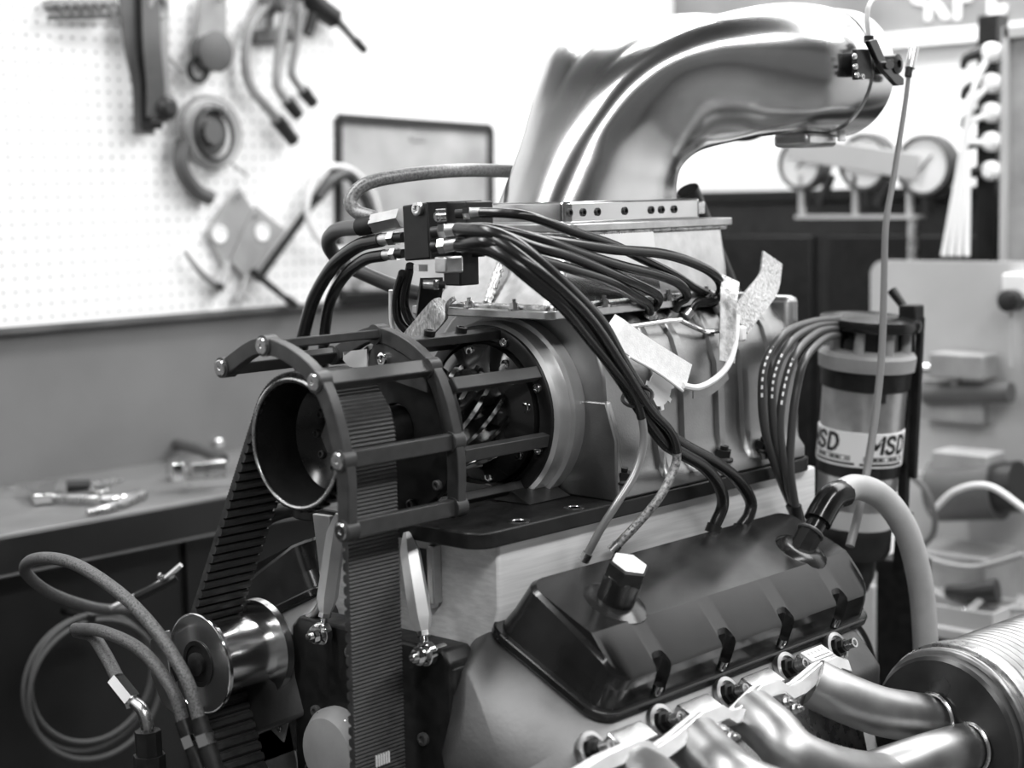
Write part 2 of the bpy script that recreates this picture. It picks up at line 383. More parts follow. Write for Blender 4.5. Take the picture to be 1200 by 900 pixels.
MB().tube([bench(102, 601, .008), bench(130, 594, .01), bench(168, 580, .008)], [.006, .009], 10, 5).build('handle', STEEL, t)
MB().tube([bench(120, 585, .008), bench(142, 584, .01), bench(160, 578, .01)], [.008, .006], 10, 5).build('handle', CHROME, t)
t = thing('bench_vise', 'bright steel vise jaws lying on bench beside drive belt', 'vise', bench(228, 556))
MB().bar(bench(198, 556, .012), bench(262, 550, .012), .05, .024).build('base', STEEL, t, bevel=.003)
MB().bar(bench(200, 552, .04), bench(214, 551, .04), .05, .035).build('jaw', CHROME, t, bevel=.003)
MB().bar(bench(222, 548, .045), bench(262, 544, .045), .035, .02).build('slide', ALU, t, bevel=.003)
MB().tube([bench(206, 520, .03), bench(232, 526, .04), bench(262, 538, .03)], .012, 10, 5).build('clamp_screw', DGREY, t)
MB().bar(bench(215, 512, .02), bench(258, 520, .02), .02, .02).build('handle_bar', CHROME, t, bevel=.003)
mono('hex_nut', 'tiny bright hex nut lying alone on bench top', 'nut', MB().lathe(bench(220, 573), Z1, [(.004, 0), (.009, 0), (.009, .007), (.004, .007)], 6), CHROME)
mono('washer', 'small pale washer lying at far end of bench', 'washer', MB().lathe(bench(13, 572), Z1, [(.004, 0), (.011, 0), (.011, .004), (.004, .004)], 16), CHROME)

# ------------------------------------------------------------------ right wall: sign, cabinet, gauges, rack, cart
t = thing('wall_sign', 'grey sign board with white letters above bright wall ledge', 'sign', (-.8, WY, 1.95))
sl = P(787, 30, Y=WY - .02).x; sr = P(1300, 20, Y=WY - .02).x
zs = P(1080, 45, Y=WY - .02).z
MB().box(((sl + sr) / 2, WY - .012, zs + .22), (sr - sl, .02, .40)).build('board', mat('sign_grey', .22, .5, noise=.3, nscale=5), t)
MB().box((sl - .012, WY - .014, zs + .22), (.03, .026, .42)).build('end_post', DARK, t)
MB().box(((sl + sr) / 2 - .0, WY - .02, zs + .0), (sr - sl, .04, .036)).build('ledge', WHITE, t)
def text_mesh(s, size, depth, off=0.0):
    cu = bpy.data.curves.new('letters', 'FONT'); cu.body = s; cu.size = size; cu.extrude = depth; cu.offset = off; cu.resolution_u = 3
    o = bpy.data.objects.new('letters', cu); COL.objects.link(o)
    me = bpy.data.meshes.new_from_object(o.evaluated_get(bpy.context.evaluated_depsgraph_get()))
    bpy.data.objects.remove(o); return me
def letters(name, s, size, depth, o, ex, ey, m, parent, bold=1.0, off=0.0):
    me = text_mesh(s, size, depth, off); ex, ey = Vector(ex), Vector(ey); ez = ex.cross(ey)
    for v in me.vertices: v.co = Vector(o) + ex * v.co.x * bold + ey * v.co.y + ez * v.co.z
    me.materials.clear(); me.materials.append(m)
    ob = bpy.data.objects.new(name, me); COL.objects.link(ob); hook(ob, parent); return ob
for ch, px, py in (('O', 1063, 5), ('K', 1083, 22), ('F', 1117, 21), ('E', 1156, 15)):
    letters('letter', ch, .13, .003, P(px, py, Y=WY - .026), X1, Z1, WHITE, t, .78, .005)

t = thing('cabinet', 'low black tool cabinet against the white end wall', 'cabinet', (-.5, 2.3, 0))
ct = P(900, 223, Y=2.1).z
MB().box((-.25, 2.32, ct / 2 - .01), (2.1, .42, ct - .04)).build('body', DARK, t, bevel=.004)
MB().box((-.25, 2.32, ct - .015), (2.12, .44, .03)).build('top', BLACKA, t, bevel=.004)
for i in range(3): MB().box((-.95 + .7 * i, 2.104, ct * .5), (.66, .02, ct * .86)).build('door', BLACKA, t, bevel=.004)

# gauge stand
GY = 1.95
t = thing('gauge_stand', 'row of three round white gauges on pale bracket behind intake', 'gauges', P(1005, 255, Y=GY))
for px, py, r, hid in ((940, 192, 27, 0), (1014, 190, 30, 1), (1084, 194, 32, 2)):
    c = P(px, py, Y=GY); rr = r / FPX * (c - CAM).dot(DV) * 1.12
    g = MB().lathe(c, -Y1, [(rr * .9, -.045), (rr, -.03), (rr, .012), (rr * .88, .014), (rr * .86, .004)], 32, caps=True).build('gauge', DGREY, t)
    MB().lathe(c, -Y1, [(rr * .87, .0), (rr * .87, .006)], 32).build('dial', WHITE, g)
    n_ = MB().bar(c - Y1 * .008 + V(-.01, 0, -.012), c - Y1 * .008 + V(.02, 0, .022), .003, .002).build('needle', INK, g)
    MB().cyl(c + V(0, .01, -rr), c + V(0, .01, -rr - .035), .013).build('stem', DARK, t)
MB().bar(P(924, 172, Y=GY - .03), P(1076, 196, Y=GY - .03), .006, .055).build('front_plate', LGREY, t, bevel=.002)
lo = P(938, 254, Y=GY); hi = P(1078, 254, Y=GY)
MB().bar(lo, hi, .05, .008).build('base_rail', LGREY, t)
for px in (940, 1003, 1066): MB().bar(P(px, 252, Y=GY), P(px, 205, Y=GY), .012, .012, Y1).build('upright', LGREY, t)
MB().bar(P(960, 240, Y=GY), P(975, 205, Y=GY), .016, .016, Y1).build('brace', DARK, t)
MB().bar(P(1028, 240, Y=GY), P(1042, 212, Y=GY), .018, .018, Y1).build('brace', DARK, t)
q = P(1070, 254, Y=GY); MB().cyl(q, V(q.x, q.y, .05), .012).build('post', STEEL, t)
MB().cyl(V(q.x, q.y, 0), V(q.x, q.y, .05), .12, .1).build('foot', DARK, t)

# hose rack
RY = 2.0
t = thing('hose_rack', 'tall black rack post with pale fittings and grey framed panel', 'rack', P(1165, 240, Y=RY))
pt = P(1164, 18, Y=RY); MB().box((pt.x, RY, pt.z / 2), (.045, .05, pt.z)).build('post', BLACKA, t, bevel=.003)
pn = P(1210, 30, Y=RY - .03)
MB().box((pn.x + .02, RY - .03, pn.z - .33), (.14, .02, .66)).build('panel', GREYP, t)
MB().box((pn.x - .047, RY - .045, pn.z - .33), (.014, .02, .66)).build('panel_frame', LGREY, t)
MB().box((pn.x + .02, RY - .045, pn.z - .012), (.14, .02, .02)).build('panel_frame', LGREY, t)
for i, y in enumerate((62, 98, 132, 166, 200)):
    p = P(1168, y, Y=RY - .03); MB().lathe(p, -Y1, [(.015, 0), (.02, .01), (.02, .03), (.012, .04)], 16).build('fitting', WHITE, t)
    MB().tube([p + V(-.012, -.02, .004), p + V(-.05, -.03, -.008), p + V(-.06, -.03, -.03)], [.014, .006], 10, 4).build('spout', DARK, t)
for i in range(4):
    mono('clear_hose', ['pale plastic tube hanging farthest from the rack post', 'thin pale tube second from the gauges by the rack', 'pale plastic tube drooping between rack and gauge stand', 'pale plastic tube hanging closest to the rack post'][i], 'tube',
         MB().tube([P(1158, 66 + 34 * i, Y=RY - .06), P(1140 - 3 * i, 110 + 20 * i, Y=RY - .09), P(1122 + 4 * i, 210, Y=RY - .1), P(1106 + 9 * i, 300, Y=RY - .12)], .0065, 10), CLEAR, 'pale tubes on the hose rack')

# equipment cart
CY = 1.75
def Cp(px, py, dy=0): return P(px, py, Y=CY + dy)
cart = thing('equipment_cart', 'pale grey equipment cart with rounded splash panel and shelf', 'cart', V(Cp(1150, 700).x, CY, 0))
a, b = Cp(1020, 305, .1), Cp(1300, 305, .1); z0 = Cp(1100, 560, .1).z
rad = .03; poly = [V(b.x, CY + .1, z0), V(a.x, CY + .1, z0)]
for k in range(7):
    th = PI - k * PI / 12; poly.append(V(a.x + rad + rad * math.cos(th), CY + .1, a.z - rad + rad * math.sin(th)))
poly.append(V(b.x, CY + .1, a.z)); MB().prism(poly, V(0, .02, 0)).build('splash_panel', LGREY, cart)
zt = Cp(1140, 700).z
MB().box(((a.x + b.x) / 2 + .02, CY - .06, zt - .012), (b.x - a.x - .04, .36, .024)).build('shelf', LGREY, cart, bevel=.004)
MB().box(((a.x + b.x) / 2 + .02, CY + .09, (zt + z0) / 2), (b.x - a.x - .04, .02, abs(z0 - zt) + .02)).build('back_plate', mat('cart_back', .45, .5, noise=.1, nscale=8), cart)
for sx in (a.x + .05, b.x - .05):
    for sy in (CY - .2, CY + .07): MB().box((sx, sy, zt / 2 - .01), (.03, .03, zt - .02)).build('leg', DARK, cart)
MB().box(((a.x + b.x) / 2 + .02, CY - .05, zt - .34), (b.x - a.x - .1, .3, .5)).build('lower_box', DARK, cart)
t = thing('pump_motor', 'grey electric pump motor standing on the cart shelf', 'pump', Cp(1145, 600, -.02))
zm = Cp(1100, 640, -.02).z
MB().box((Cp(1130, 560, -.02).x, CY - .02, (zm + zt) / 2), (.17, .14, abs(zm - zt) + .01)).build('pedestal', GREYP, t, bevel=.006)
MB().cyl(Cp(1098, 575, -.02), Cp(1172, 572, -.02), .062, n=24).build('motor_body', DGREY, t)
MB().cyl(Cp(1168, 572, -.02), Cp(1196, 570, -.02), .05, n=24).build('end_bell', DARK, t)
MB().box(Cp(1135, 540, -.02), (.12, .08, .04)).build('terminal_box', GREYP, t, bevel=.004)
t = thing('flow_meter', 'horizontal steel flow meter fixed across pale splash panel', 'flow meter', Cp(1130, 450, .06))
MB().cyl(Cp(1078, 432, .06), Cp(1140, 434, .06), .012).build('pipe', CHROME, t)
MB().box(Cp(1128, 428, .06), (.12, .06, .05)).build('housing', GREYP, t, bevel=.004)
MB().cyl(Cp(1085, 462, .06), Cp(1185, 460, .06), .021).build('lower_tube', DGREY, t)
MB().cyl(Cp(1120, 462, .06), Cp(1120, 420, .06), .012).build('riser', GREYP, t)
MB().box(Cp(1120, 470, .083), (.14, .036, .08)).build('mount', GREYP, t)
t = thing('switch_box', 'white box with black knob on splash panel edge', 'switch box', Cp(1192, 340, .07))
MB().box(Cp(1195, 335, .08), (.05, .05, .05)).build('body', WHITE, t, bevel=.003)
MB().lathe(Cp(1186, 352, .05), -Y1, [(.022, -.02), (.022, .02), (.014, .024)], 18).build('knob', DARK, t)
MB().cyl(Cp(1184, 366, .06), Cp(1184, 430, .06), .005).build('conduit', LGREY, t)
t = thing('parts_tray', 'pale shallow parts tray with angled corner on cart', 'tray', V(.03, 1.58, zt))
tx0, tx1, ty0, ty1 = -.055, .126, 1.523, 1.645
MB().box(((tx0 + tx1) / 2, (ty0 + ty1) / 2, zt + .003), (tx1 - tx0, ty1 - ty0, .006)).build('bottom', LGREY, t)
for c_, d_ in ((((tx0 + tx1) / 2, ty0, zt + .018), (tx1 - tx0, .005, .036)), (((tx0 + tx1) / 2, ty1, zt + .018), (tx1 - tx0, .005, .036)), ((tx1, (ty0 + ty1) / 2, zt + .018), (.005, ty1 - ty0, .036)), ((tx0, (ty0 + ty1) / 2, zt + .018), (.005, ty1 - ty0, .036))):
    MB().box(c_, d_).build('rim', LGREY, t)
t = thing('hand_tool', 'small black hand tool lying in the parts tray', 'hand tool', V(.06, 1.6, zt))
MB().tube([V(.0, 1.60, zt + .045), V(.05, 1.59, zt + .05), V(.10, 1.60, zt + .06)], [.014, .024], 12, 5).build('body', DARK, t)
MB().cyl(V(.045, 1.565, zt + .008), V(.085, 1.585, zt + .055), .007).build('lever', CHROME, t)
MB().cyl(V(.02, 1.56, zt + .017), V(.05, 1.56, zt + .017), .011).build('chuck', CHROME, t)
for i, pts in enumerate((((1072, 640), (1090, 655), (1140, 665), (1200, 650)), ((1080, 680), (1105, 700), (1150, 712), (1210, 716)), ((1092, 600), (1120, 575), (1160, 570), (1205, 600)), ((1052, 545), (1085, 575), (1095, 620), (1070, 650)))):
    mono('cable', ['grey cable sagging in front of the pump motor', 'grey cable lying low along the cart shelf edge', 'thin pale cable arched over the pump motor', 'dark cable looping down beside the magneto and cart'][i], 'cable', MB().tube([Cp(x, y, -.12 - .03 * i) for x, y in pts], .006, 10), [GREYP, GREYP, CLEAR, DGREY][i], 'cables around the cart')
mono('fuel_jug', 'white plastic jug standing on cart beside the magneto', 'jug', MB().lathe(V(Cp(1060, 600).x, CY - .06, zt), Z1, [(.05, 0), (.055, .01), (.055, .13), (.03, .17), (.02, .18), (.02, .2), (.015, .2)], 20), WHITE)

# white cabinet behind the engine's rear
wq = P(1000, 660, Y=1.37); we = P(1036, 660, Y=1.37)
t = thing('white_cabinet', 'plain white cabinet standing on floor behind the valve cover', 'cabinet', V((wq.x + we.x) / 2 - .1, 1.43, 0))
MB().box((we.x - .15, 1.43, wq.z / 2), (.30, .12, wq.z)).build('body', WHITE, t, bevel=.004)
MB().box((we.x - .15, 1.366, wq.z / 2), (.27, .01, wq.z * .92)).build('door', WHITE, t, bevel=.002)

# ================================================================== ENGINE
# ------------------------------------------------------------------ engine block
AX = 1.25                                     # height of the blower drive axis
blk = thing('engine_block', 'black painted V8 engine block on floor stand behind drive belt', 'engine block', (0, .45, .4))
MB().prism([V(-.14, .15, .42), V(.14, .15, .42), V(.2, .15, .62), V(.15, .15, .98), V(-.15, .15, .98), V(-.2, .15, .62)], V(0, .66, 0)).build('block', BLOCKM, blk, bevel=.008)
fp = MB().prism([V(-.145, .105, .5), V(.135, .105, .5), V(.142, .105, .70), V(.146, .105, .985), V(.132, .105, 1.0), V(-.132, .105, 1.0), V(-.146, .105, .985)], V(0, .046, 0)).build('front_plate', BLACKA, blk, bevel=.004)
for x, z in ((.098, .885), (-.1, .88), (-.115, .80), (.1, .78), (-.03, .97), (.03, .96)): sockbolt(blk, V(x, .105, z), -Y1, .008, .006, GREYA)
MB().lathe(V(-.055, .105, .84), -Y1, [(.055, 0), (.055, .012), (.045, .026), (.02, .03)], 32).build('cam_cover', GREYP, blk)
for k in range(6): sockbolt(blk, V(-.055 + .048 * math.cos(k * PI / 3), .094, .84 + .048 * math.sin(k * PI / 3)), -Y1, .005, .005)
MB().box((.1445, .128, .80), (.008, .04, .36)).build('plate_edge', BLACKA, blk, bevel=.003)
for x in (-.17, .17):
    for y in (.2, .74): MB().bar(V(x, y, .47), V(x * 1.7, y, .01), .05, .05, Y1).build('stand_leg', DGREY, blk)
MB().prism([V(-.12, .16, .43), V(.12, .16, .43), V(.1, .16, .27), V(-.1, .16, .27)], V(0, .6, 0)).build('oil_pan', BLOCKM, blk, bevel=.01)

# ------------------------------------------------------------------ intake manifold and black plate
man = thing('intake_manifold', 'bright machined aluminium intake manifold under black blower plate', 'intake manifold', (0, .45, .98))
MB().prism([V(.165, .17, 1.122), V(.165, .17, 1.04), V(.14, .17, .97), V(-.14, .17, .97), V(-.165, .17, 1.04), V(-.165, .17, 1.122)], V(0, .70, 0)).build('body', MANM, man, bevel=.004)
f0 = P(485, 632, Y=.168); f1 = P(514, 706, Y=.168)
MB().box(((f0.x + f1.x) / 2 + .0, .166, (f0.z + f1.z) / 2), (f1.x - f0.x + .004, .012, f0.z - f1.z)).build('front_port', DARK, man)
for (p, q) in (((f0.x, f0.z), (f1.x, f0.z)), ((f1.x, f0.z), (f1.x, f1.z)), ((f0.x, f1.z), (f1.x, f1.z))):
    MB().bar(V(p[0], .162, p[1]), V(q[0], .162, q[1]), .012, .016, Y1).build('port_frame', ALU, man, bevel=.002)
for y in (.30, .46, .62, .78):
    MB().prism([V(.163, y - .05, 1.045), V(.2, y - .045, 1.018), V(.2, y + .045, 1.018), V(.163, y + .05, 1.045)], V(-.03, 0, -.05)).build('runner', ALU, man, bevel=.004)
pl = thing('blower_plate', 'thick black plate between supercharger and aluminium manifold', 'plate', (0, .5, 1.122))
poly = []
def rrect(x0, x1, y0, y1, r, z, n=6):
    out = []
    for cx, cy, a in ((x1 - r, y0 + r, -PI / 2), (x1 - r, y1 - r, 0), (x0 + r, y1 - r, PI / 2), (x0 + r, y0 + r, PI)):
        for k in range(n + 1): out.append(V(cx + r * math.cos(a + k * PI / 2 / n), cy + r * math.sin(a + k * PI / 2 / n), z))
    return out
MB().prism(rrect(-.178, .178, .125, .85, .03, 1.1215), V(0, 0, .02)).build('plate', BLACKA, pl, bevel=.002)
for px, py in ((608, 611), (673, 595)):
    p = P(px, py, Z=1.1415); MB().lathe(p - Z1 * .001, Z1, [(.0135, 0), (.0135, .002), (.009, .002), (.008, .001)], 20).build('bolt_recess', STEEL, pl)

# ------------------------------------------------------------------ cylinder heads and valve covers
def bank(s):
    N = V(s * .4226, 0, .906); T = V(s * .906, 0, -.4226)
    def q(t, n, y): return T * t + N * n + Y1 * y
    side = 'spark plug side toward the header pipes' if s > 0 else 'half hidden behind drive pulley and belt'
    # head
    hd = thing('cylinder_head', 'bright cast aluminium cylinder head under the valve cover with breather' if s > 0 else 'cast aluminium cylinder head end behind the drive pulley and struts', 'cylinder head', q(-.18, .85, .45))
    secs = []
    for y, dn, t0, t1 in ((.085, -.075, -.235, -.10), (.12, -.030, -.285, -.055), (.160, -.002, -.305, -.040), (.20, .0, -.308, -.035), (.700, .0, -.308, -.035), (.722, -.01, -.30, -.04)):
        secs.append([q(t0 + .01, .84, y), q(t0, .965 + dn, y), q(t0 + .015, .985 + dn, y), q(t1 - .055, .985 + dn, y), q(t1 - .038, .978 + dn, y), q(t1 - .005, .962 + dn * .7, y), q(t1 + .005, .935 + dn * .6, y), q(t1 - .01, .84, y)])
    MB().loft(secs).build('casting', HCAST, hd, bevel=.006, ang=50)
    MB().loft([[q(-.30, .80, .11), q(-.30, .86, .11), q(-.06, .86, .11), q(-.06, .80, .11)], [q(-.30, .80, .70), q(-.30, .86, .70), q(-.06, .86, .70), q(-.06, .80, .70)]]).build('lower_deck', CAST, hd, bevel=.004)
    sockbolt(hd, q(-.16, .885, .1), -Y1, .006, .004)
    # valve cover
    vc = thing('valve_cover', 'gloss black valve cover with breather cap and grooved side' if s > 0 else 'gloss black valve cover end glimpsed behind pulley and belt', 'valve cover', q(-.18, .985, .45))
    y0, y1 = .165, .745
    rail = MB()
    def outline(ta, tb, n, ya, yb, r, notch=None, nd=0, nsq=9):
        out = []
        for (ct, cy, a) in ((tb - r, yb - r, 0), (ta + r, yb - r, PI / 2), (ta + r, ya + r, PI), (tb - r, ya + r, 1.5 * PI)):
            for k in range(7):
                th = a + k * PI / 12; out.append((ct + r * math.cos(th), cy + r * math.sin(th)))
        o = [q(t_, n, y_) for t_, y_ in out]
        for yn in NY:                                      # grooves on the outer edge
            w = .0145
            for k in range(nsq):
                th = PI * k / (nsq - 1)
                o.append(q(tb - nd * min(1.0, math.sin(th) * 1.25), n, yn - w * math.cos(th)))
        return o
    NY = [.262, .393, .524, .655]
    rail.loft([outline(-.297, -.094, n, y0 - .008, y1 + .008, .03, nd=0) for n in (.985, .997)])
    rail.build('rail', BLACKP, vc, bevel=.0025)
    gas = MB().loft([outline(-.294, -.097, n, y0 - .005, y1 + .005, .03) for n in (.981, .985)]).build('gasket', RUB, vc)
    body = MB()
    body.loft([outline(-.290, -.1005, .996, y0, y1, .030, nd=.015), outline(-.283, -.1025, 1.022, y0 + .004, y1 - .004, .030, nd=.015)], caps=False)
    def roof(t_): return .0265 * min(1.0, max(0.0, (-.108 - t_) / .055))
    top = outline(-.276, -.1045, 1.0335, y0 + .009, y1 - .009, .028, nd=.015)
    mid = outline(-.272, -.108, 1.038, y0 + .013, y1 - .013, .028, nd=.0155)
    body.loft([outline(-.283, -.1025, 1.022, y0 + .004, y1 - .004, .030, nd=.015), [p + N * roof(p.dot(T)) for p in top]], caps=False)
    # roof: outer slope rises to the ridge, grooves cut into it
    top = [p + N * roof(p.dot(T)) for p in top]; mid = [p + N * roof(p.dot(T)) for p in mid]
    ridge = []
    for p in mid:
        t_ = min(p.dot(T), -.163); ridge.append(p + T * (t_ - p.dot(T)) + N * (1.0645 - p.dot(N)))
    body.loft([top, mid, ridge], caps=False)
    o = len(body.v); body.v += ridge; body.f.append(tuple(range(o, o + len(ridge))))
    body.build('cover', BLACKP, vc, ang=30)
    for yn in NY:
        c = q(-.103, .999, yn); MB().cyl(c, c + N * .012, .0065, n=12).build('cover_bolt', CHROME, vc)
    if s > 0:
        # ledge with spark plugs
        ys = (.127, .253, .385, .516, .635)
        for k, y in enumerate(ys):
            c = P((698, 780, 857, 927, 985)[k], (878, 845, 812, 782, 758)[k], X=.352)
            d = (N * .75 + T * .65).normalized()
            b = MB().lathe(c - d * .016, d, [(.019, 0), (.0215, .006), (.0215, .012), (.0165, .013), (.016, .007)], 24).build('plug_well', ALU, hd)
            pl_ = MB().lathe(c - d * .010, d, [(.0135, 0), (.0135, .010), (.0095, .011), (.0095, .018), (.006, .019), (.006, .026), (.0035, .027)], 6).build('head_stud', BLACKA, hd)
            MB().lathe(c + d * .014, d, [(.0035, -.004), (.0065, -.004), (.0065, .010), (.004, .010), (.0035, .004)], 14).build('stud_nut', STEEL, pl_)
        for k in range(4):
            c = (P((698, 780, 857, 927, 985)[k], (878, 845, 812, 782, 758)[k], X=.352) + P((698, 780, 857, 927, 985)[k + 1], (878, 845, 812, 782, 758)[k + 1], X=.352)) / 2
            MB().box(c - N * .004 + T * .002, (.03, .062, .014), (T, Y1, N)).build('machined_pad', POL, hd, bevel=.002)
        pn_ = P(955, 771, X=.356)
        MB().box(pn_ + N * .006, (.02, .05, .004), (T, Y1, N)).build('number_plate', WHITE, hd)
        MB().box(pn_ + N * .0081 + T * .006 + Y1 * .003, (.0012, .036, .0008), (T, Y1, N)).build('plate_line', GREYA, hd)
        for k in range(5): MB().box(pn_ + N * .0081 - T * .003 + Y1 * (-.016 + .008 * k), (.004, .003, .0006), (T, Y1, N)).build('stamp_mark', LGREY, hd)
    return q, N, T, vc, hd
q, N, T, vc, hd = bank(1)
bank(-1)
# filler cap on the cover
c = P(728, 716, X=.262)
fb = P(726, 712, X=.262)
def on_cover(px, py):                          # a point on the cover roof
    r = ray(px, py); base = q(-.2, 1.064, .4); nn = (N + T * .06).normalized()
    return CAM + r * ((base - CAM).dot(nn) / r.dot(nn))
t = thing('filler_cap', 'short black filler neck with bright hexagonal cap on cover', 'filler cap', on_cover(720, 712))
c = on_cover(720, 706)
MB().lathe(c - N * .004, N, [(.044, 0), (.043, .004), (.034, .0075), (.026, .009)], 28).build('weld_ring', BLACKP, t)
MB().lathe(c, N, [(.0235, 0), (.0235, .038), (.021, .04)], 24).build('neck', BLACKP, t)
MB().lathe(c + N * .036, N, [(.0255, 0), (.0255, .018), (.022, .0205)], 6).build('hex_body', BLACKA, t)
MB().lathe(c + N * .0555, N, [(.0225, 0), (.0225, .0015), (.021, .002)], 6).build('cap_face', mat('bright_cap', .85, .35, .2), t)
# breather elbow
c = on_cover(938, 645)
t = thing('breather_elbow', 'black elbow fitting rising from the rear of the cover', 'elbow fitting', c)
MB().lathe(c - N * .004, N, [(.040, 0), (.038, .005), (.026, .012), (.02, .013)], 28).build('weld_ring', BLACKP, t)
e1 = c + N * .01; e2 = P(956, 612, X=e1.x + .004); e3 = P(974, 586, X=e1.x + .008)
MB().cyl(c, P(951, 622, X=e1.x + .003), .0175, n=8).build('hex_adapter', BLACKA, t)
MB().torus(P(950, 624, X=e1.x + .003), (P(960, 606, X=e1.x) - c), .0165, .003).build('collar', GREYA, t)
MB().cyl(P(949, 627, X=e1.x + .003), P(961, 606, X=e1.x + .005), .0145, n=16).build('hex_adapter', BLACKP, t)
MB().torus(P(960, 608, X=e1.x + .004), (P(970, 590, X=e1.x) - e2), .0165, .003).build('collar', GREYA, t)
eb = P(972, 588, X=e1.x + .007); ee = P(990, 577, X=e1.x + .012)
MB().tube([P(958, 611, X=e1.x + .005), P(966, 596, X=e1.x + .006), P(976, 582, X=e1.x + .008), ee], .0195, 16, 5).build('elbow', BLACKP, t)
hp = [P(982, 580, X=e1.x + .01), P(1003, 571, X=e1.x + .016), P(1034, 583, X=e1.x + .03), P(1062, 622, X=e1.x + .045), P(1078, 680, X=e1.x + .05), P(1084, 740, X=e1.x + .05), P(1085, 800, X=e1.x + .05), P(1080, 900, X=e1.x + .05), P(1080, 900, X=e1.x + .05) - Z1 * .2, P(1080, 900, X=e1.x + .05) - Z1 * .45]
mono('breather_hose', 'thick pale grey breather hose curving down from black elbow', 'hose', MB().tube(hp, .0185, 18), GHOSE)

# ------------------------------------------------------------------ exhaust header
hx = thing('exhaust_header', 'four thick steel header pipes with pale gasket flange', 'exhaust header', V(.45, .4, .85))
fl = [(664, 915), (700, 893), (738, 876), (752, 877), (762, 884), (782, 870), (815, 843), (838, 835), (848, 841), (858, 838), (884, 812), (905, 805), (915, 813), (930, 806), (955, 785), (972, 778), (985, 782)]
def Fp(px, py, X=.395): return P(px, py, X=X)
fpts = [Fp(x, y - 7) for x, y in fl]
low = [V(p.x + .007, p.y, p.z - .017) for p in fpts]
MB().prism(fpts + low[::-1], V(.012, 0, .005)).build('flange', mat('flange_plate', .75, .35, .7, noise=.1), hx, bevel=.002)
MB().prism([p - V(.006, 0, .001) for p in fpts] + [p - V(.006, 0, .001) for p in low[::-1]], V(.006, 0, .0025)).build('gasket', WHITE, hx)
MB().prism([V(.372, .06, .915), V(.372, .60, .915), V(.40, .60, .80), V(.40, .06, .80)], V(.014, 0, .004)).build('mount_plate', STEEL, hx)
starts = [(742, 912), (822, 878), (890, 842), (960, 808)]
CC = V(.505, .63, .832); CR = .108
pipes = [
    [(742, 905, .40), (765, 918, .44), (790, 940, .49), (850, 965, .53)],
    [(815, 868, .40), (838, 893, .44), (872, 920, .49), (940, 945, .53)],
    [(880, 836, .40), (906, 858, .44), (935, 888, .475), (990, 908, .50), (1060, 915, .505)],
]
for pts in pipes: MB().tube([Fp(*p) for p in pts], .0315, 22).build('primary_pipe', HEADER, hx)
e4 = [Fp(952, 800, .398), Fp(985, 816, .425), Fp(1030, 833, .455), Fp(1070, 840, .478), P(1098, 843, Y=CC.y + .012)]
MB().tube(e4, .0315, 22).build('primary_pipe', HEADER, hx)
e5 = [P(985, 925, Y=.45), P(1040, 905, Y=.50), P(1095, 887, Y=.56), P(1140, 874, Y=CC.y + .01)]
MB().tube(e5, .0315, 22).build('primary_pipe', HEADER, hx)
for p in e4[-1:], : MB().torus(P(1094, 842, Y=CC.y - .004), V(.25, 1, -.02), .0318, .0025, 28, 6).build('weld_bead', STEEL, hx)
MB().torus(P(1136, 876, Y=CC.y - .006), V(.25, 1, -.02), .0318, .0025, 28, 6).build('weld_bead', STEEL, hx)
for x, y in ((752, 893), (765, 900), (843, 855), (856, 863), (921, 822), (931, 830)):
    p = Fp(x, y, .418); hexbolt(hx, p, V(1, 0, .2), .0055, .008, STEEL, washer=True)
for x0, y0, x1, y1 in ((948, 868, 954, 850), (984, 878, 978, 860)): MB().cyl(Fp(x0, y0, .36), Fp(x1, y1, .36), .005).build('stay_rod', STEEL, hx)
cl = thing('exhaust_duct', 'wide ribbed metal exhaust duct with dark round end plate', 'exhaust duct', V(CC.x, CC.y, CC.z - CR))
AXC = V(.10, 1, .01).normalized()
MB().lathe(CC, AXC, [(.02, -.002), (CR * .96, -.002), (CR, .002), (CR, .02), (CR * .9, .02)], 48).build('end_plate', mat('heat_dark_steel', .05, .35, .6, noise=.4, nscale=12), cl)
prof = []
h = .016
while h < 1.1:
    for dr, dh in ((.0, 0), (.0035, .0035), (.0035, .007), (0, .0105)): prof.append((CR + .004 + dr, h + dh))
    h += .013
MB().lathe(CC, AXC, prof, 48).build('ribbed_duct', RIBM, cl, ang=60)
MB().lathe(CC, AXC, [(CR + .0075, .03), (CR + .011, .032), (CR + .011, .052), (CR + .0075, .054)], 48).build('clamp_band', STEEL, cl)
for y_ in (.3, .9):
    p_ = CC + AXC * y_; MB().bar(p_ - Z1 * CR, V(p_.x, p_.y, .0), .05, .05, Y1).build('support_leg', DGREY, cl)

# ------------------------------------------------------------------ supercharger
sc = thing('supercharger', 'large grey cast supercharger case with curved side ribs', 'supercharger', (0, .6, 1.1415))
CY0, CY1 = .385, .825
def csec(y, g=0.0):                              # case cross section, g = outward growth
    pts = [(.176 + g, 1.1415), (.176 + g, 1.160), (.166 + g, 1.172), (.160 + g, 1.20), (.158 + g, 1.255), (.155 + g, 1.30), (.141 + g, 1.34), (.118 + g, 1.366 + g * .6), (.10, 1.379 + g * .3)]
    return [V(x, y, z) for x, z in pts] + [V(-x, y, z) for x, z in pts[::-1]]
MB().loft([csec(CY0), csec(CY1)]).build('case', CAST, sc, bevel=.004, ang=50)
for yc in (.49, .55, .63, .69, .765):
    mb = MB(); secs = []
    for dy, g in ((-.012, -.004), (-.007, .006), (.007, .006), (.012, -.004)): secs.append([V(v.x, v.y, max(v.z, 1.16)) for v in csec(yc + dy, g)])
    mb.loft(secs); mb.build('rib', CAST, sc, ang=60)
MB().box((0, CY1 + .012, 1.262), (.30, .03, .235)).build('rear_cover', CAST, sc, bevel=.01)
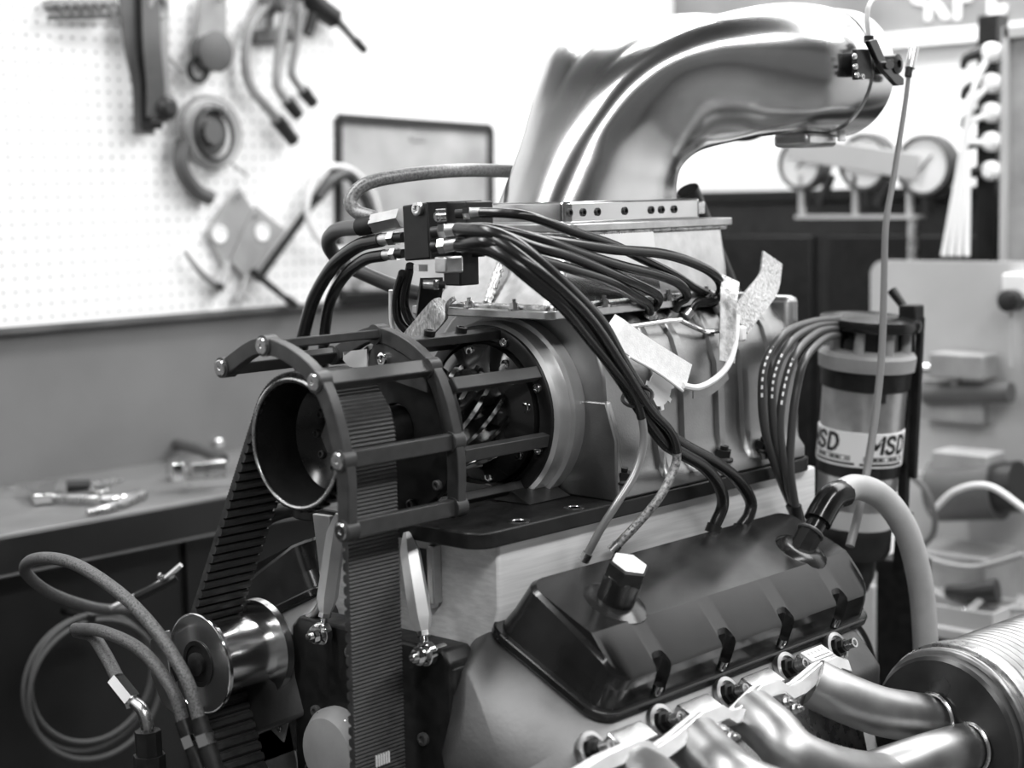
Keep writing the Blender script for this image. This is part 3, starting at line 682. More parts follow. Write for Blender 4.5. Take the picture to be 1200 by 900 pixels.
for px, py in ((733, 541), (851, 518), (898, 509)):
    p = P(px, py + 6, X=.177); p = V(.170, p.y, 1.166)
    MB().cyl(p - Z1 * .012, p + Z1 * .002, .012, n=20).build('bolt_boss', CAST, sc)
    hexbolt(sc, p, V(.25, 0, 1), .0115, .014, BLACKA)
# front ring stack
MB().lathe((0, .392, AX), -Y1, [(.125, 0), (.125, .02), (.1265, .024), (.1265, .03), (.121, .032), (.121, .055), (.1165, .060), (.112, .060), (.108, .05), (.05, .05)], 64).build('front_ring', RINGM, sc)
MB().prism([V(.176, .383, 1.1415), V(.176, .383, 1.22), V(.16, .383, 1.27), V(-.16, .383, 1.27), V(-.176, .383, 1.22), V(-.176, .383, 1.1415)], V(0, .012, 0)).build('front_foot', CAST, sc, bevel=.003)
MB().lathe((0, .339, AX), -Y1, [(.1165, 0), (.1165, .012), (.113, .014), (.098, .014), (.094, .004), (.03, .004)], 64).build('bearing_ring', BLACKA, sc)
MB().prism([V(.10, .30, 1.1425), V(-.10, .30, 1.1425), V(-.06, .30, 1.16), V(.06, .30, 1.16)], V(0, .08, 0)).build('front_saddle', CAST, sc)
for k in range(8):
    a_ = -PI / 2 + .39 + k * PI / 4; sockbolt(sc, V(.104 * math.cos(a_), .325, AX + .104 * math.sin(a_)), -Y1, .0058, .005)
# open drive snout: front ring, bars, shaft, helical gear
MB().arcband((0, .165, AX), X1, Z1, .03, .106, 0, 2 * PI, V(0, .012, 0), 56).build('snout_ring', BLACKA, sc, bevel=.0015)
for a_ in (-58, -14, 32, 78, 124, 170, 212, 256):
    r_ = math.radians(a_); d = V(math.cos(r_), 0, math.sin(r_)); tt = V(-math.sin(r_), 0, math.cos(r_))
    MB().box(d * .109 + V(0, .25, AX), (.012, .155, .017), (d, Y1, tt)).build('cage_bar', GUARDM, sc, bevel=.0012)
MB().lathe((0, .335, AX), -Y1, [(.092, 0), (.092, .014), (.07, .03), (.062, .034), (.062, .05), (.046, .056), (.046, .16), (.034, .165)], 40).build('shaft_housing', mat('black_glossy_cast', .03, .16, .5), sc)
gear = MB()
for k in range(14):
    a0 = 2 * PI * k / 14; secs = []
    for i in range(9):
        y_ = .215 + .085 * i / 8; th = a0 + .9 * i / 8
        d = V(math.cos(th), 0, math.sin(th)); tt = V(-math.sin(th), 0, math.cos(th)); c = V(0, y_, AX)
        secs.append([c + d * .044 - tt * .007, c + d * .068 - tt * .0035, c + d * .068 + tt * .0035, c + d * .044 + tt * .007])
    gear.loft(secs)
gear.build('helical_gear', mat('oiled_gear_steel', .35, .14, 1), sc)
for a_ in (10, 55, 100, 145, -35, -80):
    r_ = math.radians(a_); sockbolt(sc, V(.083 * math.cos(r_), .321, AX + .083 * math.sin(r_)), -Y1, .0065, .008, CHROME)
for a_ in (-75, -42, 8, 50, 70, 100):
    r_ = math.radians(a_); sockbolt(sc, V(.098 * math.cos(r_), .165, AX + .098 * math.sin(r_)), -Y1, .0065, .006, GREYA)
for y_ in (.205, .262): sockbolt(sc, V(.109 * math.cos(1.36), y_, AX + .1145), V(.2, 0, 1), .0075, .006, BLACKA)
# emblem on the case
em = P(772, 455, X=.166)
MB().lathe(V(.1665, em.y, em.z), X1, [(.013, 0), (.024, 0), (.024, .002), (.013, .002)], 28).build('emblem', WHITE, sc)
for k in range(9):
    a_ = 2 * PI * k / 9; MB().box(V(.1675, em.y + .027 * math.cos(a_), em.z + .027 * math.sin(a_)), (.002, .006, .006), (X1, V(0, math.cos(a_), math.sin(a_)), V(0, -math.sin(a_), math.cos(a_)))).build('emblem_tooth', WHITE, sc)

# ------------------------------------------------------------------ drive pulley, idler, crank pulley, belt
pu = thing('drive_pulley', 'hollow black blower drive pulley with bright rim', 'pulley', (0, .04, AX))
MB().lathe((0, 0, AX), Y1, [(.0745, .004), (.0725, .0), (.080, .0), (.0805, .003), (.0775, .006), (.0775, .086), (.0805, .089), (.076, .092), (.03, .092), (.03, .075), (.052, .07), (.066, .058), (.0705, .03), (.0745, .004)], 64, caps=False).build('body', BLACKP, pu)
MB().torus((0, .0005, AX), Y1, .0765, .0022, 64, 8).build('rim', STEEL, pu)
MB().lathe((0, .076, AX), -Y1, [(.03, 0), (.03, .006), (.022, .008), (.022, .016), (.01, .016)], 6).build('hub_nut', GREYA, pu)
for k in range(10):
    a_ = 2 * PI * k / 10; sockbolt(pu, V(.042 * math.cos(a_), .073, AX + .042 * math.sin(a_)), -Y1, .005, .005, GREYA)
for k in range(36):
    a_ = 2 * PI * k / 36; d = V(math.cos(a_), 0, math.sin(a_))
    MB().box(V(0, .009, AX) + d * .0805, (.005, .012, .006), (d, Y1, V(-d.z, 0, d.x))).build('tooth', BLACKA, pu)
MB().cyl((0, .08, AX), (0, .2, AX), .028).build('shaft', BLACKA, pu)
IC = V(-.198, 0, .95); IR = .045
KC = V(0, 0, .55); KR = .083
idl = thing('idler_pulley', 'polished aluminium flanged idler roller pressing on the belt', 'idler pulley', (IC.x, .04, IC.z - .06))
MB().lathe((IC.x, -.006, IC.z), Y1, [(.02, 0), (.064, 0), (.064, .006), (IR, .008)], 48).build('front_flange', SATIN, idl)
MB().torus((IC.x, -.0055, IC.z), Y1, .0635, .0014, 56, 8).build('flange_rim', CHROME, idl)
MB().lathe((IC.x, .0, IC.z), Y1, [(IR, 0), (IR, .09)], 48).build('drum', SATIN, idl)
MB().lathe((IC.x, .086, IC.z), Y1, [(IR, 0), (.064, .002), (.065, .012), (.058, .02), (.03, .022)], 48).build('rear_flange', SATIN, idl)
MB().lathe((IC.x, -.0065, IC.z), -Y1, [(.03, 0), (.03, .0015), (.024, .0015), (.024, -.0005), (.012, -.0005)], 32).build('bearing_seal', BLACKA, idl)
MB().lathe((IC.x, -.006, IC.z), -Y1, [(.015, 0), (.015, .006), (.011, .008), (.004, .008)], 20).build('axle_bolt', BLACKA, idl)
br = thing('idler_bracket', 'grey steel bracket arm carrying the idler roller', 'bracket', (IC.x, .115, .8))
MB().prism([V(-.225, .108, .955), V(-.165, .108, .955), V(-.16, .108, .86), V(-.175, .108, .82), V(-.215, .108, .84), V(-.23, .108, .88)], V(0, .012, 0)).build('arm', GREYP, br, bevel=.002)
MB().prism([V(-.25, .110, .85), V(-.165, .110, .86), V(-.15, .110, .80), V(-.15, .110, .52), V(-.23, .110, .52)], V(0, .012, 0)).build('pale_plate', ALU, br, bevel=.002)
MB().prism([V(-.15, .12, .82), V(-.15, .12, .60), V(-.08, .12, .60), V(-.08, .12, .80)], V(0, .014, 0)).build('base_plate', DGREY, br, bevel=.002)
for x, z in ((-.195, .865), (-.18, .84)): sockbolt(br, V(x, .108, z), -Y1, .005, .004)
MB().cyl((IC.x, .1, IC.z), (IC.x, .122, IC.z), .018).build('axle', STEEL, br)
ck = thing('crank_pulley', 'black toothed crank pulley low at the engine front', 'pulley', (0, .04, KC.z - KR))
MB().lathe((0, .0, KC.z), Y1, [(.03, .01), (KR - .006, .01), (KR - .003, .0), (KR - .003, .086), (.03, .08)], 48).build('body', BLACKA, ck)
MB().cyl((0, .02, KC.z), (0, .13, KC.z), .03).build('hub', STEEL, ck)
# belt
def hull_path():
    pts = []
    for c, r in ((V(0, 0, AX), .0785), (IC, IR + .001), (KC, KR - .003)):
        for k in range(240): pts.append((c.x + r * math.cos(2 * PI * k / 240), c.z + r * math.sin(2 * PI * k / 240)))
    pts.sort(); 
    def half(ps):
        h = []
        for p in ps:
            while len(h) > 1 and (h[-1][0] - h[-2][0]) * (p[1] - h[-2][1]) - (h[-1][1] - h[-2][1]) * (p[0] - h[-2][0]) <= 0: h.pop()
            h.append(p)
        return h
    h = half(pts)[:-1] + half(pts[::-1])[:-1]
    L = [0]
    for i in range(len(h)): a, b = h[i], h[(i + 1) % len(h)]; L.append(L[-1] + math.hypot(b[0] - a[0], b[1] - a[1]))
    n = round(L[-1] / .014) ; n *= 6; out = []; j = 0
    for k in range(n):
        s_ = L[-1] * k / n
        while L[j + 1] < s_: j += 1
        f = (s_ - L[j]) / (L[j + 1] - L[j]); a, b = h[j], h[(j + 1) % len(h)]
        out.append((a[0] + (b[0] - a[0]) * f, a[1] + (b[1] - a[1]) * f))
    return out
hp_ = hull_path(); nb = len(hp_)
belt = thing('drive_belt', 'wide black toothed blower drive belt running around pulleys', 'belt', (0, .043, .46))
BY0, BY1 = .004, .084
nrm = []
for i in range(nb):
    a, b = hp_[i - 1], hp_[(i + 1) % nb]; d = V(b[0] - a[0], 0, b[1] - a[1]).normalized(); nrm.append(V(d.z, 0, -d.x))
secs = []
for i in range(nb):
    p = V(hp_[i][0], 0, hp_[i][1]); o = p + nrm[i] * (.0050 if i % 2 else .0066)
    secs.append([p + Y1 * BY0, o + Y1 * BY0, o + Y1 * BY1, p + Y1 * BY1])
MB().loft(secs, closed=True).build('belt_body', BELTM, belt, ang=25)
tb = MB()
for i in range(0, nb, 6):
    p = V(hp_[i][0], 0, hp_[i][1]); tt = V(-nrm[i].z, 0, nrm[i].x)
    prof_ = [(-.0058, .0006), (-.0052, -.0026), (-.0028, -.0046), (.0028, -.0046), (.0052, -.0026), (.0058, .0006)]
    tb.prism([p + tt * u + nrm[i] * w + Y1 * BY0 for u, w in prof_], Y1 * (BY1 - BY0))
tb.build('belt_teeth', BELTM, belt)
for k in range(6):
    p = P(440 + 1.5 * k, 893 - .6 * k, X=.087); MB().box(V(.0862, .036 + .004 * k, p.z), (.002, .0018, .014)).build('printed_mark', WHITE, belt)

# ------------------------------------------------------------------ belt guard
gd = thing('belt_guard', 'black bolted belt guard cage arching over drive pulley', 'belt guard', (0, .07, 1.16))
GN = [(-.098, 1.337), (-.018, 1.367), (.072, 1.330), (.109, 1.243), (.111, 1.163)]
def gpath(off):
    k = crom([V(x, 0, z) for x, z in GN], 8); out = []
    for i, p in enumerate(k):
        d = (k[min(i + 1, len(k) - 1)] - k[max(i - 1, 0)]).normalized(); out.append(p + V(-d.z, 0, d.x) * off)
    return out
gi, go = gpath(-.0095), gpath(.0095)
for nm, ya, yb in (('front_arch', -.026, -.012), ('rear_arch', .150, .164)):
    secs = [[V(a.x, ya, a.z), V(b.x, ya, b.z), V(b.x, yb, b.z), V(a.x, yb, a.z)] for a, b in zip(gi, go)]
    MB().loft(secs).build(nm, GUARDM, gd, bevel=.001, ang=50)
    for x, z in GN: MB().lathe(V(x, ya - .002, z), Y1, [(.0125, 0), (.0125, yb - ya + .004)], 24).build('arch_eye', GUARDM, gd)
for i, (x, z) in enumerate(GN):
    d = V(x, 0, z - AX).normalized(); tt = V(-d.z, 0, d.x)
    if i == 4: d, tt = X1, Z1
    MB().box(V(x, .069, z), (.011, .165, .020), (d, Y1, tt)).build('tie_bar', GUARDM, gd, bevel=.0015)
    MB().lathe(V(x, -.028, z), -Y1, [(.0098, 0), (.0098, .002), (.0085, .0032), (.003, .0032), (.0028, .0018)], 24).build('bolt_head', POL, gd)
    sockbolt(gd, V(x, .165, z), Y1, .007, .005)
MB().prism([P(402, 412, Y=.150), P(430, 409, Y=.150), P(430, 430, Y=.150), P(410, 431, Y=.150), P(402, 422, Y=.150)], V(0, .003, 0)).build('pale_label', LGREY, gd)
MB().prism([V(-.02, .152, 1.362), V(.068, .152, 1.330), V(.07, .152, 1.30), V(-.04, .152, 1.32)], V(0, .01, 0)).build('rear_web', GUARDM, gd)
sockbolt(gd, P(451, 421, Y=.152), -Y1, .009, .006, CHROME)

# ------------------------------------------------------------------ plenum under the intake hat
pn = thing('intake_plenum', 'welded sheet aluminium plenum box on top of supercharger', 'plenum', (0, .55, 1.379))
FX, FY0, FY1 = .128, .315, .75
MB().prism(rrect(-FX, FX, FY0, FY1, .012, 1.378), V(0, 0, .011)).build('base_flange', ALU, pn, bevel=.0015)
b0 = rrect(-.112, .112, .335, .735, .02, 1.388); b1 = rrect(-.108, .108, .375, .735, .02, 1.43); b2 = rrect(-.098, .098, .40, .735, .02, 1.488)
MB().loft([b0, b1, b2]).build('box', ALU, pn)
MB().prism(rrect(-.108, .108, .385, .745, .01, 1.486), V(0, 0, .011)).build('top_flange', ALU, pn, bevel=.0015)
WELD = mat('weld_bead_aluminium', .62, .35, 1, noise=.5, nscale=90, bump=1.0, bscale=160)
def bead(parent, a, b, r=.0045, step=.0052):
    a, b = Vector(a), Vector(b); n = max(2, int((b - a).length / step)); ax = (b - a).normalized(); mb = MB()
    prof = []
    for k in range(n):
        h = (b - a).length * k / n
        prof += [(r * .7, h), (r, h + step * .45)]
    mb.lathe(a, ax, prof, 10); mb.build('weld_bead', WELD, parent, ang=70)
bead(pn, V(.116, .33, 1.391), V(.116, .735, 1.391), .0055, .006)
bead(pn, V(-.11, .332, 1.391), V(.112, .332, 1.391), .005)
bead(pn, V(.100, .40, 1.484), V(.100, .735, 1.484), .004)
bead(pn, V(-.1, .39, 1.484), V(.1, .39, 1.484), .004)
bead(pn, V(.0, .334, 1.392), V(-.01, .395, 1.484), .007, .008)
# curved side cheek
ck_ = [V(.1145, .36, 1.39), V(.1145, .40, 1.405), V(.109, .375, 1.44), V(.104, .385, 1.48)]
MB().prism([V(.1135, .345, 1.39), V(.1135, .56, 1.39), V(.1005, .56, 1.483), V(.1005, .40, 1.483), V(.1065, .375, 1.44), V(.1115, .352, 1.41)], V(.002, 0, 0)).build('side_cheek', POL, pn)
for px, py in ((667, 345 + 6), (700, 352), (735, 350), (775, 345), (820, 338), (838, 330)):
    p = P(px, py + 14, X=.112); p = V(.124, p.y, 1.389); hexbolt(pn, p, Z1, .006, .009, STEEL)
hexbolt(pn, V(-.02, .322, 1.389), Z1, .006, .009); hexbolt(pn, V(.06, .322, 1.389), Z1, .006, .009)
MB().tube([P(718, 385, X=.15), P(790, 375, X=.15), P(800, 377, X=.15), P(825, 388, X=.15), P(842, 388, X=.15)], .0035, 8, 4).build('vent_line', CHROME, pn)

# ------------------------------------------------------------------ intake hat
hat = thing('intake_hat', 'large polished aluminium intake hat with three curved trumpets', 'intake hat', (0, .54, 1.497))
MB().prism(rrect(-.083, .083, .402, .70, .012, 1.4965), V(0, 0, .029)).build('base', POL, hat, bevel=.003)
OUT = [(.405, 1.522), (.432, 1.565), (.475, 1.625), (.540, 1.700), (.630, 1.760), (.735, 1.792), (.82, 1.800), (.895, 1.796)]
INN = [(.69, 1.522), (.688, 1.548), (.692, 1.572), (.705, 1.592), (.735, 1.606), (.78, 1.613), (.84, 1.614), (.895, 1.613)]
CXK = [.045, .045, .046, .064, .115, .152, .167, .17]
HWK = [.036, .037, .042, .058, .080, .089, .0915, .0915]
EXP = [9, 9, 8, 6, 3.6, 2.5, 2.05, 2]
EXO = [5, 4, 3.0, 2.4, 2.2, 2.1, 2, 2]
def samp(L, u):
    pts = [Vector((a, b, 0)) if isinstance((a, b), tuple) else 0 for a, b in L] if isinstance(L[0], tuple) else [Vector((a, 0, 0)) for a in L]
    m = len(pts) - 1; i = min(int(u * m), m - 1); t = u * m - i
    a = pts[i - 1] if i else pts[0] * 2 - pts[1]; d = pts[i + 2] if i + 2 <= m else pts[m] * 2 - pts[m - 1]; b, c = pts[i], pts[i + 1]
    return .5 * (2 * b + (c - a) * t + (2 * a - 5 * b + 4 * c - d) * t * t + (3 * b - a - 3 * c + d) * t ** 3)
for k in (-1, 0, 1):
    secs = []; NS = 44
    for i in range(NS + 1):
        u = .5 + .5 * i / NS; sh = 1 - .03 * min(1, max(0, (.6 - u) / .1)); o, n_ = samp(OUT, u), samp(INN, u); cx = samp(CXK, u).x * k; hw = samp(HWK, u).x * sh; e = 2 / samp(EXP, u).x; cx *= sh
        c = V(cx, (o.x + n_.x) / 2, (o.y + n_.y) / 2); h = V(0, (o.x - n_.x) / 2, (o.y - n_.y) / 2) * sh
        sec = []
        for j in range(48):
            a_ = 2 * PI * j / 48; cc, ss = math.cos(a_), math.sin(a_)
            e = 2 / (samp(EXO, u).x if cc * k > 0 else samp(EXP, u).x); sec.append(c + X1 * (hw * math.copysign(abs(cc) ** e, cc)) + h * math.copysign(abs(ss) ** e, ss))
        secs.append(sec)
    MB().loft(secs).build('trumpet', POL, hat, ang=60)
    c = V(.17 * k, .895, 1.7045)
    MB().lathe(c, Y1, [(.0912, -.03), (.0935, -.028), (.0935, .03), (.0885, .032), (.0885, .0), (.02, .0)], 56).build('mouth_ring', POL, hat)
    MB().lathe(c + Y1 * .005, Y1, [(.086, 0), (.086, .004), (.01, .004)], 40).build('throttle_plate', STEEL, hat)
def lobe_h(x, u):                              # outline height of the three trumpets side by side
    best = 0.0
    for k in (-1, 0, 1):
        cx, hw = samp(CXK, u).x * k, samp(HWK, u).x; r_ = (x - cx) / hw
        if abs(r_) < 1:
            e_ = samp(EXO, u).x if r_ * k > 0 else samp(EXP, u).x
            best = max(best, (1 - abs(r_) ** e_) ** (1 / e_))
    return best
secs = []
for i in range(37):
    u = .64 * i / 36; o, n_ = samp(OUT, u), samp(INN, u)
    wd_ = samp(CXK, u).x + samp(HWK, u).x; f_ = min(1, max(0, (u - .12) / .40)); f_ = f_ * f_ * (3 - 2 * f_)
    c = V(0, (o.x + n_.x) / 2, (o.y + n_.y) / 2); h = V(0, (o.x - n_.x) / 2, (o.y - n_.y) / 2)
    top_, bot_ = [], []; NX = 72; e_ = 3.3 - .9 * u
    for j in range(NX + 1):
        x = -wd_ * math.cos(PI * j / NX) * .9999; r_ = abs(x) / wd_
        hh = (1 - f_) * (1 - r_ ** e_) ** (1 / e_) + f_ * lobe_h(x, u) - .004 * max(0, (u - .56) / .08)
        top_.append(c + X1 * x + h * hh); bot_.append(c + X1 * x - h * hh)
    secs.append(top_ + bot_[::-1][1:-1])
MB().loft(secs).build('lower_duct', POL, hat, ang=60)
for px in (667, 683, 700, 732, 763, 775, 790):
    p = P(px, 246, X=.083); sockbolt(hat, V(.083, p.y, 1.511), X1, .0055, .003, DARK)
MB().box((.07, .702, 1.512), (.02, .02, .018)).build('corner_lug', STEEL, hat, bevel=.002)
p = P(958, 158, X=.14); MB().box((.16, .85, 1.606), (.06, .08, .02)).build('lower_lug', ALU, hat, bevel=.006)
MB().cyl(P(986, 165, X=.2), P(987, 140, X=.2), .006).build('drain_tube', WHITE, hat)
# throttle linkage
t = thing('throttle_linkage', 'black throttle lever and bracket bolted beside trumpet mouth', 'linkage', P(1010, 92, X=.262))
LX = .265
MB().prism([P(998, 58, X=LX), P(1014, 58, X=LX), P(1018, 92, X=LX), P(998, 94, X=LX)], V(.008, 0, 0)).build('bracket', BLACKA, t, bevel=.0015)
for x, y in ((1001, 66), (1002, 78), (1004, 88), (1010, 90)): sockbolt(t, P(x, y, X=LX + .008), X1, .004, .003)
MB().prism([P(1012, 48, X=LX + .01), P(1022, 46, X=LX + .01), P(1034, 74, X=LX + .01), P(1054, 92, X=LX + .01), P(1054, 100, X=LX + .01), P(1046, 101, X=LX + .01), P(1028, 82, X=LX + .01)], V(.008, 0, 0)).build('lever', BLACKP, t, bevel=.0015)
MB().lathe(P(1038, 76, X=LX), X1, [(.014, 0), (.014, .02), (.006, .022), (.006, .014)], 20).build('pivot', BLACKA, t)
MB().cyl(P(1043, 76, X=LX + .004), P(1043, 76, X=LX + .026), .006).build('pivot_pin', POL, t)
MB().cyl(P(1018, 50, X=LX + .006), P(1018, 42, X=LX + .006), .007).build('cable_stop', BLACKA, t)
MB().tube([P(1018, 44, X=LX + .006), P(1016, 20, X=LX + .004), P(1019, 5, X=LX), P(1028, -6, X=LX - .02)], .0035, 10).build('cable_sleeve', LGREY, t)
# hanging throttle cable
rod = [(1066, 78, .265), (1061, 120, .262), (1054, 165, .26), (1046, 215, .26), (1038, 265, .26), (1036, 330, .26), (1034, 400, .26), (1028, 470, .26), (1017, 545, .262), (1006, 600, .268), (996, 640, .272)]
t = thing('control_cable', 'slender grey control cable hanging in front of the magneto', 'cable', P(997, 640, X=.27))
MB().tube([P(*p[:2], X=p[2]) for p in rod], [.0035, .0065], 12).build('cable', mat('cable_grey', .22, .45), t)
MB().cyl(P(1066, 80, X=.265), P(1071, 56, X=.265), .0075, n=14).build('end_fitting', ALU, t)
MB().cyl(P(1064, 90, X=.265), P(1066, 76, X=.265), .0055, n=12).build('ferrule', BLACKA, t)

# ------------------------------------------------------------------ distribution block and lines
BYP = .215
db = thing('distribution_block', 'black fuel distribution block with crimped hose fittings', 'fuel block', P(496, 305, Y=BYP))
def Bp(px, py, dy=0): return P(px, py, Y=BYP + dy)
MB().prism([Bp(471, 241), Bp(500, 237), Bp(504, 303), Bp(474, 306)], V(0, .05, 0)).build('front_block', BLACKA, db, bevel=.002)
a_ = Bp(499, 237); b_ = Bp(556, 234, .0)
MB().prism([Bp(499, 237, .001), Bp(503, 303, .001), V(Bp(503, 303).x + .03, BYP + .065, Bp(503, 303).z), V(a_.x + .03, BYP + .065, a_.z + .001)], V(.004, 0, 0)).build('side_block', BLACKA, db)
MB().box((a_.x + .022, BYP + .048, a_.z - .032), (.05, .05, .064)).build('rear_block', BLACKA, db, bevel=.002)
MB().box((a_.x + .015, BYP + .045, a_.z - .083), (.03, .035, .045)).build('lower_block', BLACKA, db, bevel=.002)
MB().bar(Bp(506, 330, .07), Bp(500, 372, .12), .03, .012).build('mount_foot', BLACKA, db)
sockbolt(db, Bp(491, 245), -Y1, .0085, .006, STEEL)
# fittings on the near side
def fitting(p0, p1, r=.009, parent=db):
    p0, p1 = Vector(p0), Vector(p1); d = p1 - p0
    a = MB().cyl(p0, p0 + d * .35, r * .8, n=12).build('fitting_base', BLACKA, parent)
    MB().cyl(p0 + d * .3, p0 + d * .55, r * 1.15, n=6).build('fitting_nut', CHROME, parent)
    MB().cyl(p0 + d * .55, p1, r, r * .9, 14).build('crimp_sleeve', ALU, parent)
FXR = a_.x + .05
def Fr(px, py, X): return P(px, py, X=X)
fitting(Fr(534, 251, FXR), Fr(566, 249, FXR + .03), .007)
fitting(Fr(506, 273, FXR), Fr(537, 269, FXR + .03), .009)
fitting(Fr(506, 290, FXR), Fr(536, 286, FXR + .03), .009)
MB().lathe(Fr(517, 253, FXR), V(.7, .7, .05), [(.0085, -.006), (.0085, .006), (.003, .007)], 18).build('plug', POL, db)
MB().cyl(Fr(512, 254, FXR), Fr(516, 253, FXR), .006).build('plug_stem', STEEL, db)
MB().box(Fr(526, 310, FXR + .01), (.02, .03, .02)).build('plug_nut', ALU, db, bevel=.002)
MB().cyl(Fr(493, 310, FXR - .02), Fr(493, 318, FXR - .02), .009, n=6).build('plug_nut', ALU, db)
fitting(Fr(522, 334, FXR), Fr(496, 333, FXR - .02), .006)
# fittings on the far side
fitting(Bp(473, 278, .02), Bp(445, 281, .02), .0085)
fitting(Bp(473, 297, .02), Bp(449, 299, .02), .0075)
MB().cyl(Bp(473, 255, .025), Bp(440, 262, .025), .014, n=6).build('inlet_nut', ALU, db)
MB().cyl(Bp(441, 262, .025), Bp(422, 266, .025), .0125, n=14).build('inlet_sleeve', BLACKA, db)

def hose(name, label, pts, r, m=HOSE, group=None, ends=None):
    if not ends: return mono(name, label, 'hose', MB().tube(pts, r, 12), m, group)
    t = thing(name, label, 'hose', pts[-1], group)
    MB().tube(pts, r, 12).build('tube', m, t)
    q_ = [Vector(p) for p in pts]
    MB().cyl(q_[-1].lerp(q_[-2], .0), q_[-1] + (q_[-1] - q_[-2]).normalized() * .012, r * 1.25, n=12).build('end_fitting', ends, t)
    return t
GRP = 'fuel lines from the distribution block'
x0 = FXR + .03
hose('fuel_line', 'topmost black fuel line arching from block over plenum flange', [Fr(563, 249, x0), Fr(592, 250, .125), Fr(622, 254, .15), Fr(670, 271, .16), Fr(716, 286, .16), Fr(750, 302, .155), Fr(790, 322, .14), Fr(815, 338, .13), Fr(832, 346, .122), Fr(838, 356, .124)], .0062, ends=ALU)
hose('fuel_line', 'long black fuel line looping back near the white strap tag', [Fr(535, 271, x0), Fr(575, 272, .13), Fr(640, 281, .16), Fr(716, 292, .17), Fr(774, 297, .17), Fr(812, 308, .165), Fr(837, 322, .155), Fr(845, 338, .145), Fr(836, 352, .135), Fr(815, 355, .126), Fr(808, 364, .124)], .0068, ends=ALU)
hose('fuel_line', 'black fuel line in middle of plenum curling down to flange', [Fr(535, 268, x0), Fr(575, 268, .14), Fr(630, 280, .17), Fr(680, 297, .175), Fr(730, 312, .17), Fr(770, 322, .16), Fr(796, 333, .15), Fr(805, 347, .14), Fr(795, 355, .13), Fr(790, 364, .124)], .0066, ends=ALU)
hose('fuel_line', 'black fuel line second lowest along the plenum side', [Fr(535, 270, x0), Fr(570, 270, .145), Fr(625, 289, .175), Fr(672, 302, .18), Fr(720, 322, .17), Fr(752, 336, .15), Fr(770, 346, .14), Fr(771, 354, .13), Fr(764, 364, .124)], .0066, ends=ALU)
hose('fuel_line', 'lowest black fuel line ending at plenum weld seam', [Fr(535, 287, x0), Fr(568, 284, .15), Fr(615, 300, .18), Fr(665, 314, .18), Fr(715, 330, .17), Fr(742, 346, .15), Fr(758, 356, .135), Fr(762, 366, .124)], .0066, ends=ALU)
# bundle dropping over the case
D1 = [Fr(536, 269, x0), Fr(572, 272, .15), Fr(606, 287, .18), Fr(643, 317, .2), Fr(678, 350, .205), Fr(705, 380, .205), Fr(730, 425, .205), Fr(755, 465, .205), Fr(775, 500, .205)]
hose('fuel_line', 'upper black fuel line of the bundle over case, running to cover', D1 + [Fr(800, 521, .205), Fr(835, 540, .205), Fr(862, 560, .205), Fr(879, 585, .205), Fr(878, 603, .205), Fr(868, 618, .2)], .0085, ends=BLACKA)
D2 = [Fr(536, 287, x0), Fr(572, 290, .15), Fr(606, 310, .19), Fr(645, 343, .215), Fr(676, 372, .22), Fr(700, 405, .22), Fr(730, 447, .22), Fr(752, 482, .22), Fr(778, 518, .218)]
hose('fuel_line', 'lower black fuel line of the bundle over case, running to cover', D2 + [Fr(800, 532, .215), Fr(826, 548, .212), Fr(843, 570, .21), Fr(847, 592, .205), Fr(838, 615, .2)], .0085, ends=BLACKA)
def twotone(label, up, down, r, m):
    t = thing('braided_line', label, 'hose', down[-1], GRP)
    pts = up + down; cr = crom(pts, 8); k = 8 * len(up)
    MB().tube(cr[:k + 1], r * 1.15, 12, 0).build('black_sleeve', HOSE, t)
    MB().tube(cr[k:], r, 12, 0).build('bare_line', m, t)
    d = (cr[-1] - cr[-3]).normalized(); MB().cyl(cr[-1], cr[-1] + d * .012, r * 1.3, n=12).build('end_fitting', STEEL, t)
twotone('pale smooth thin line dropping beside round ring to manifold', [Fr(536, 288, x0), Fr(580, 298, .15), Fr(620, 328, .2), Fr(660, 362, .222), Fr(690, 398, .225), Fr(718, 432, .225), Fr(742, 463, .225)],
        [Fr(752, 490, .225), Fr(754, 520, .225), Fr(744, 555, .222), Fr(723, 590, .215), Fr(704, 620, .2), Fr(689, 648, .185)], .0052, mat('grey_line', .3, .3, .5))
twotone('pale braided line curving to manifold next to filler cap', [Fr(536, 270, x0), Fr(580, 281, .16), Fr(622, 310, .205), Fr(664, 346, .225), Fr(696, 380, .23), Fr(728, 428, .23), Fr(760, 478, .23), Fr(785, 506, .23)],
        [Fr(793, 530, .23), Fr(789, 552, .227), Fr(772, 584, .22), Fr(746, 615, .2), Fr(724, 638, .185)], .0058, BRAID)
mono('cable_tie', 'black cable tie cinching the fuel line bundle', 'cable tie', MB().torus(Fr(747, 465, .216), V(-.2, .45, -.8), .019, .0025, 24, 6), RUB)
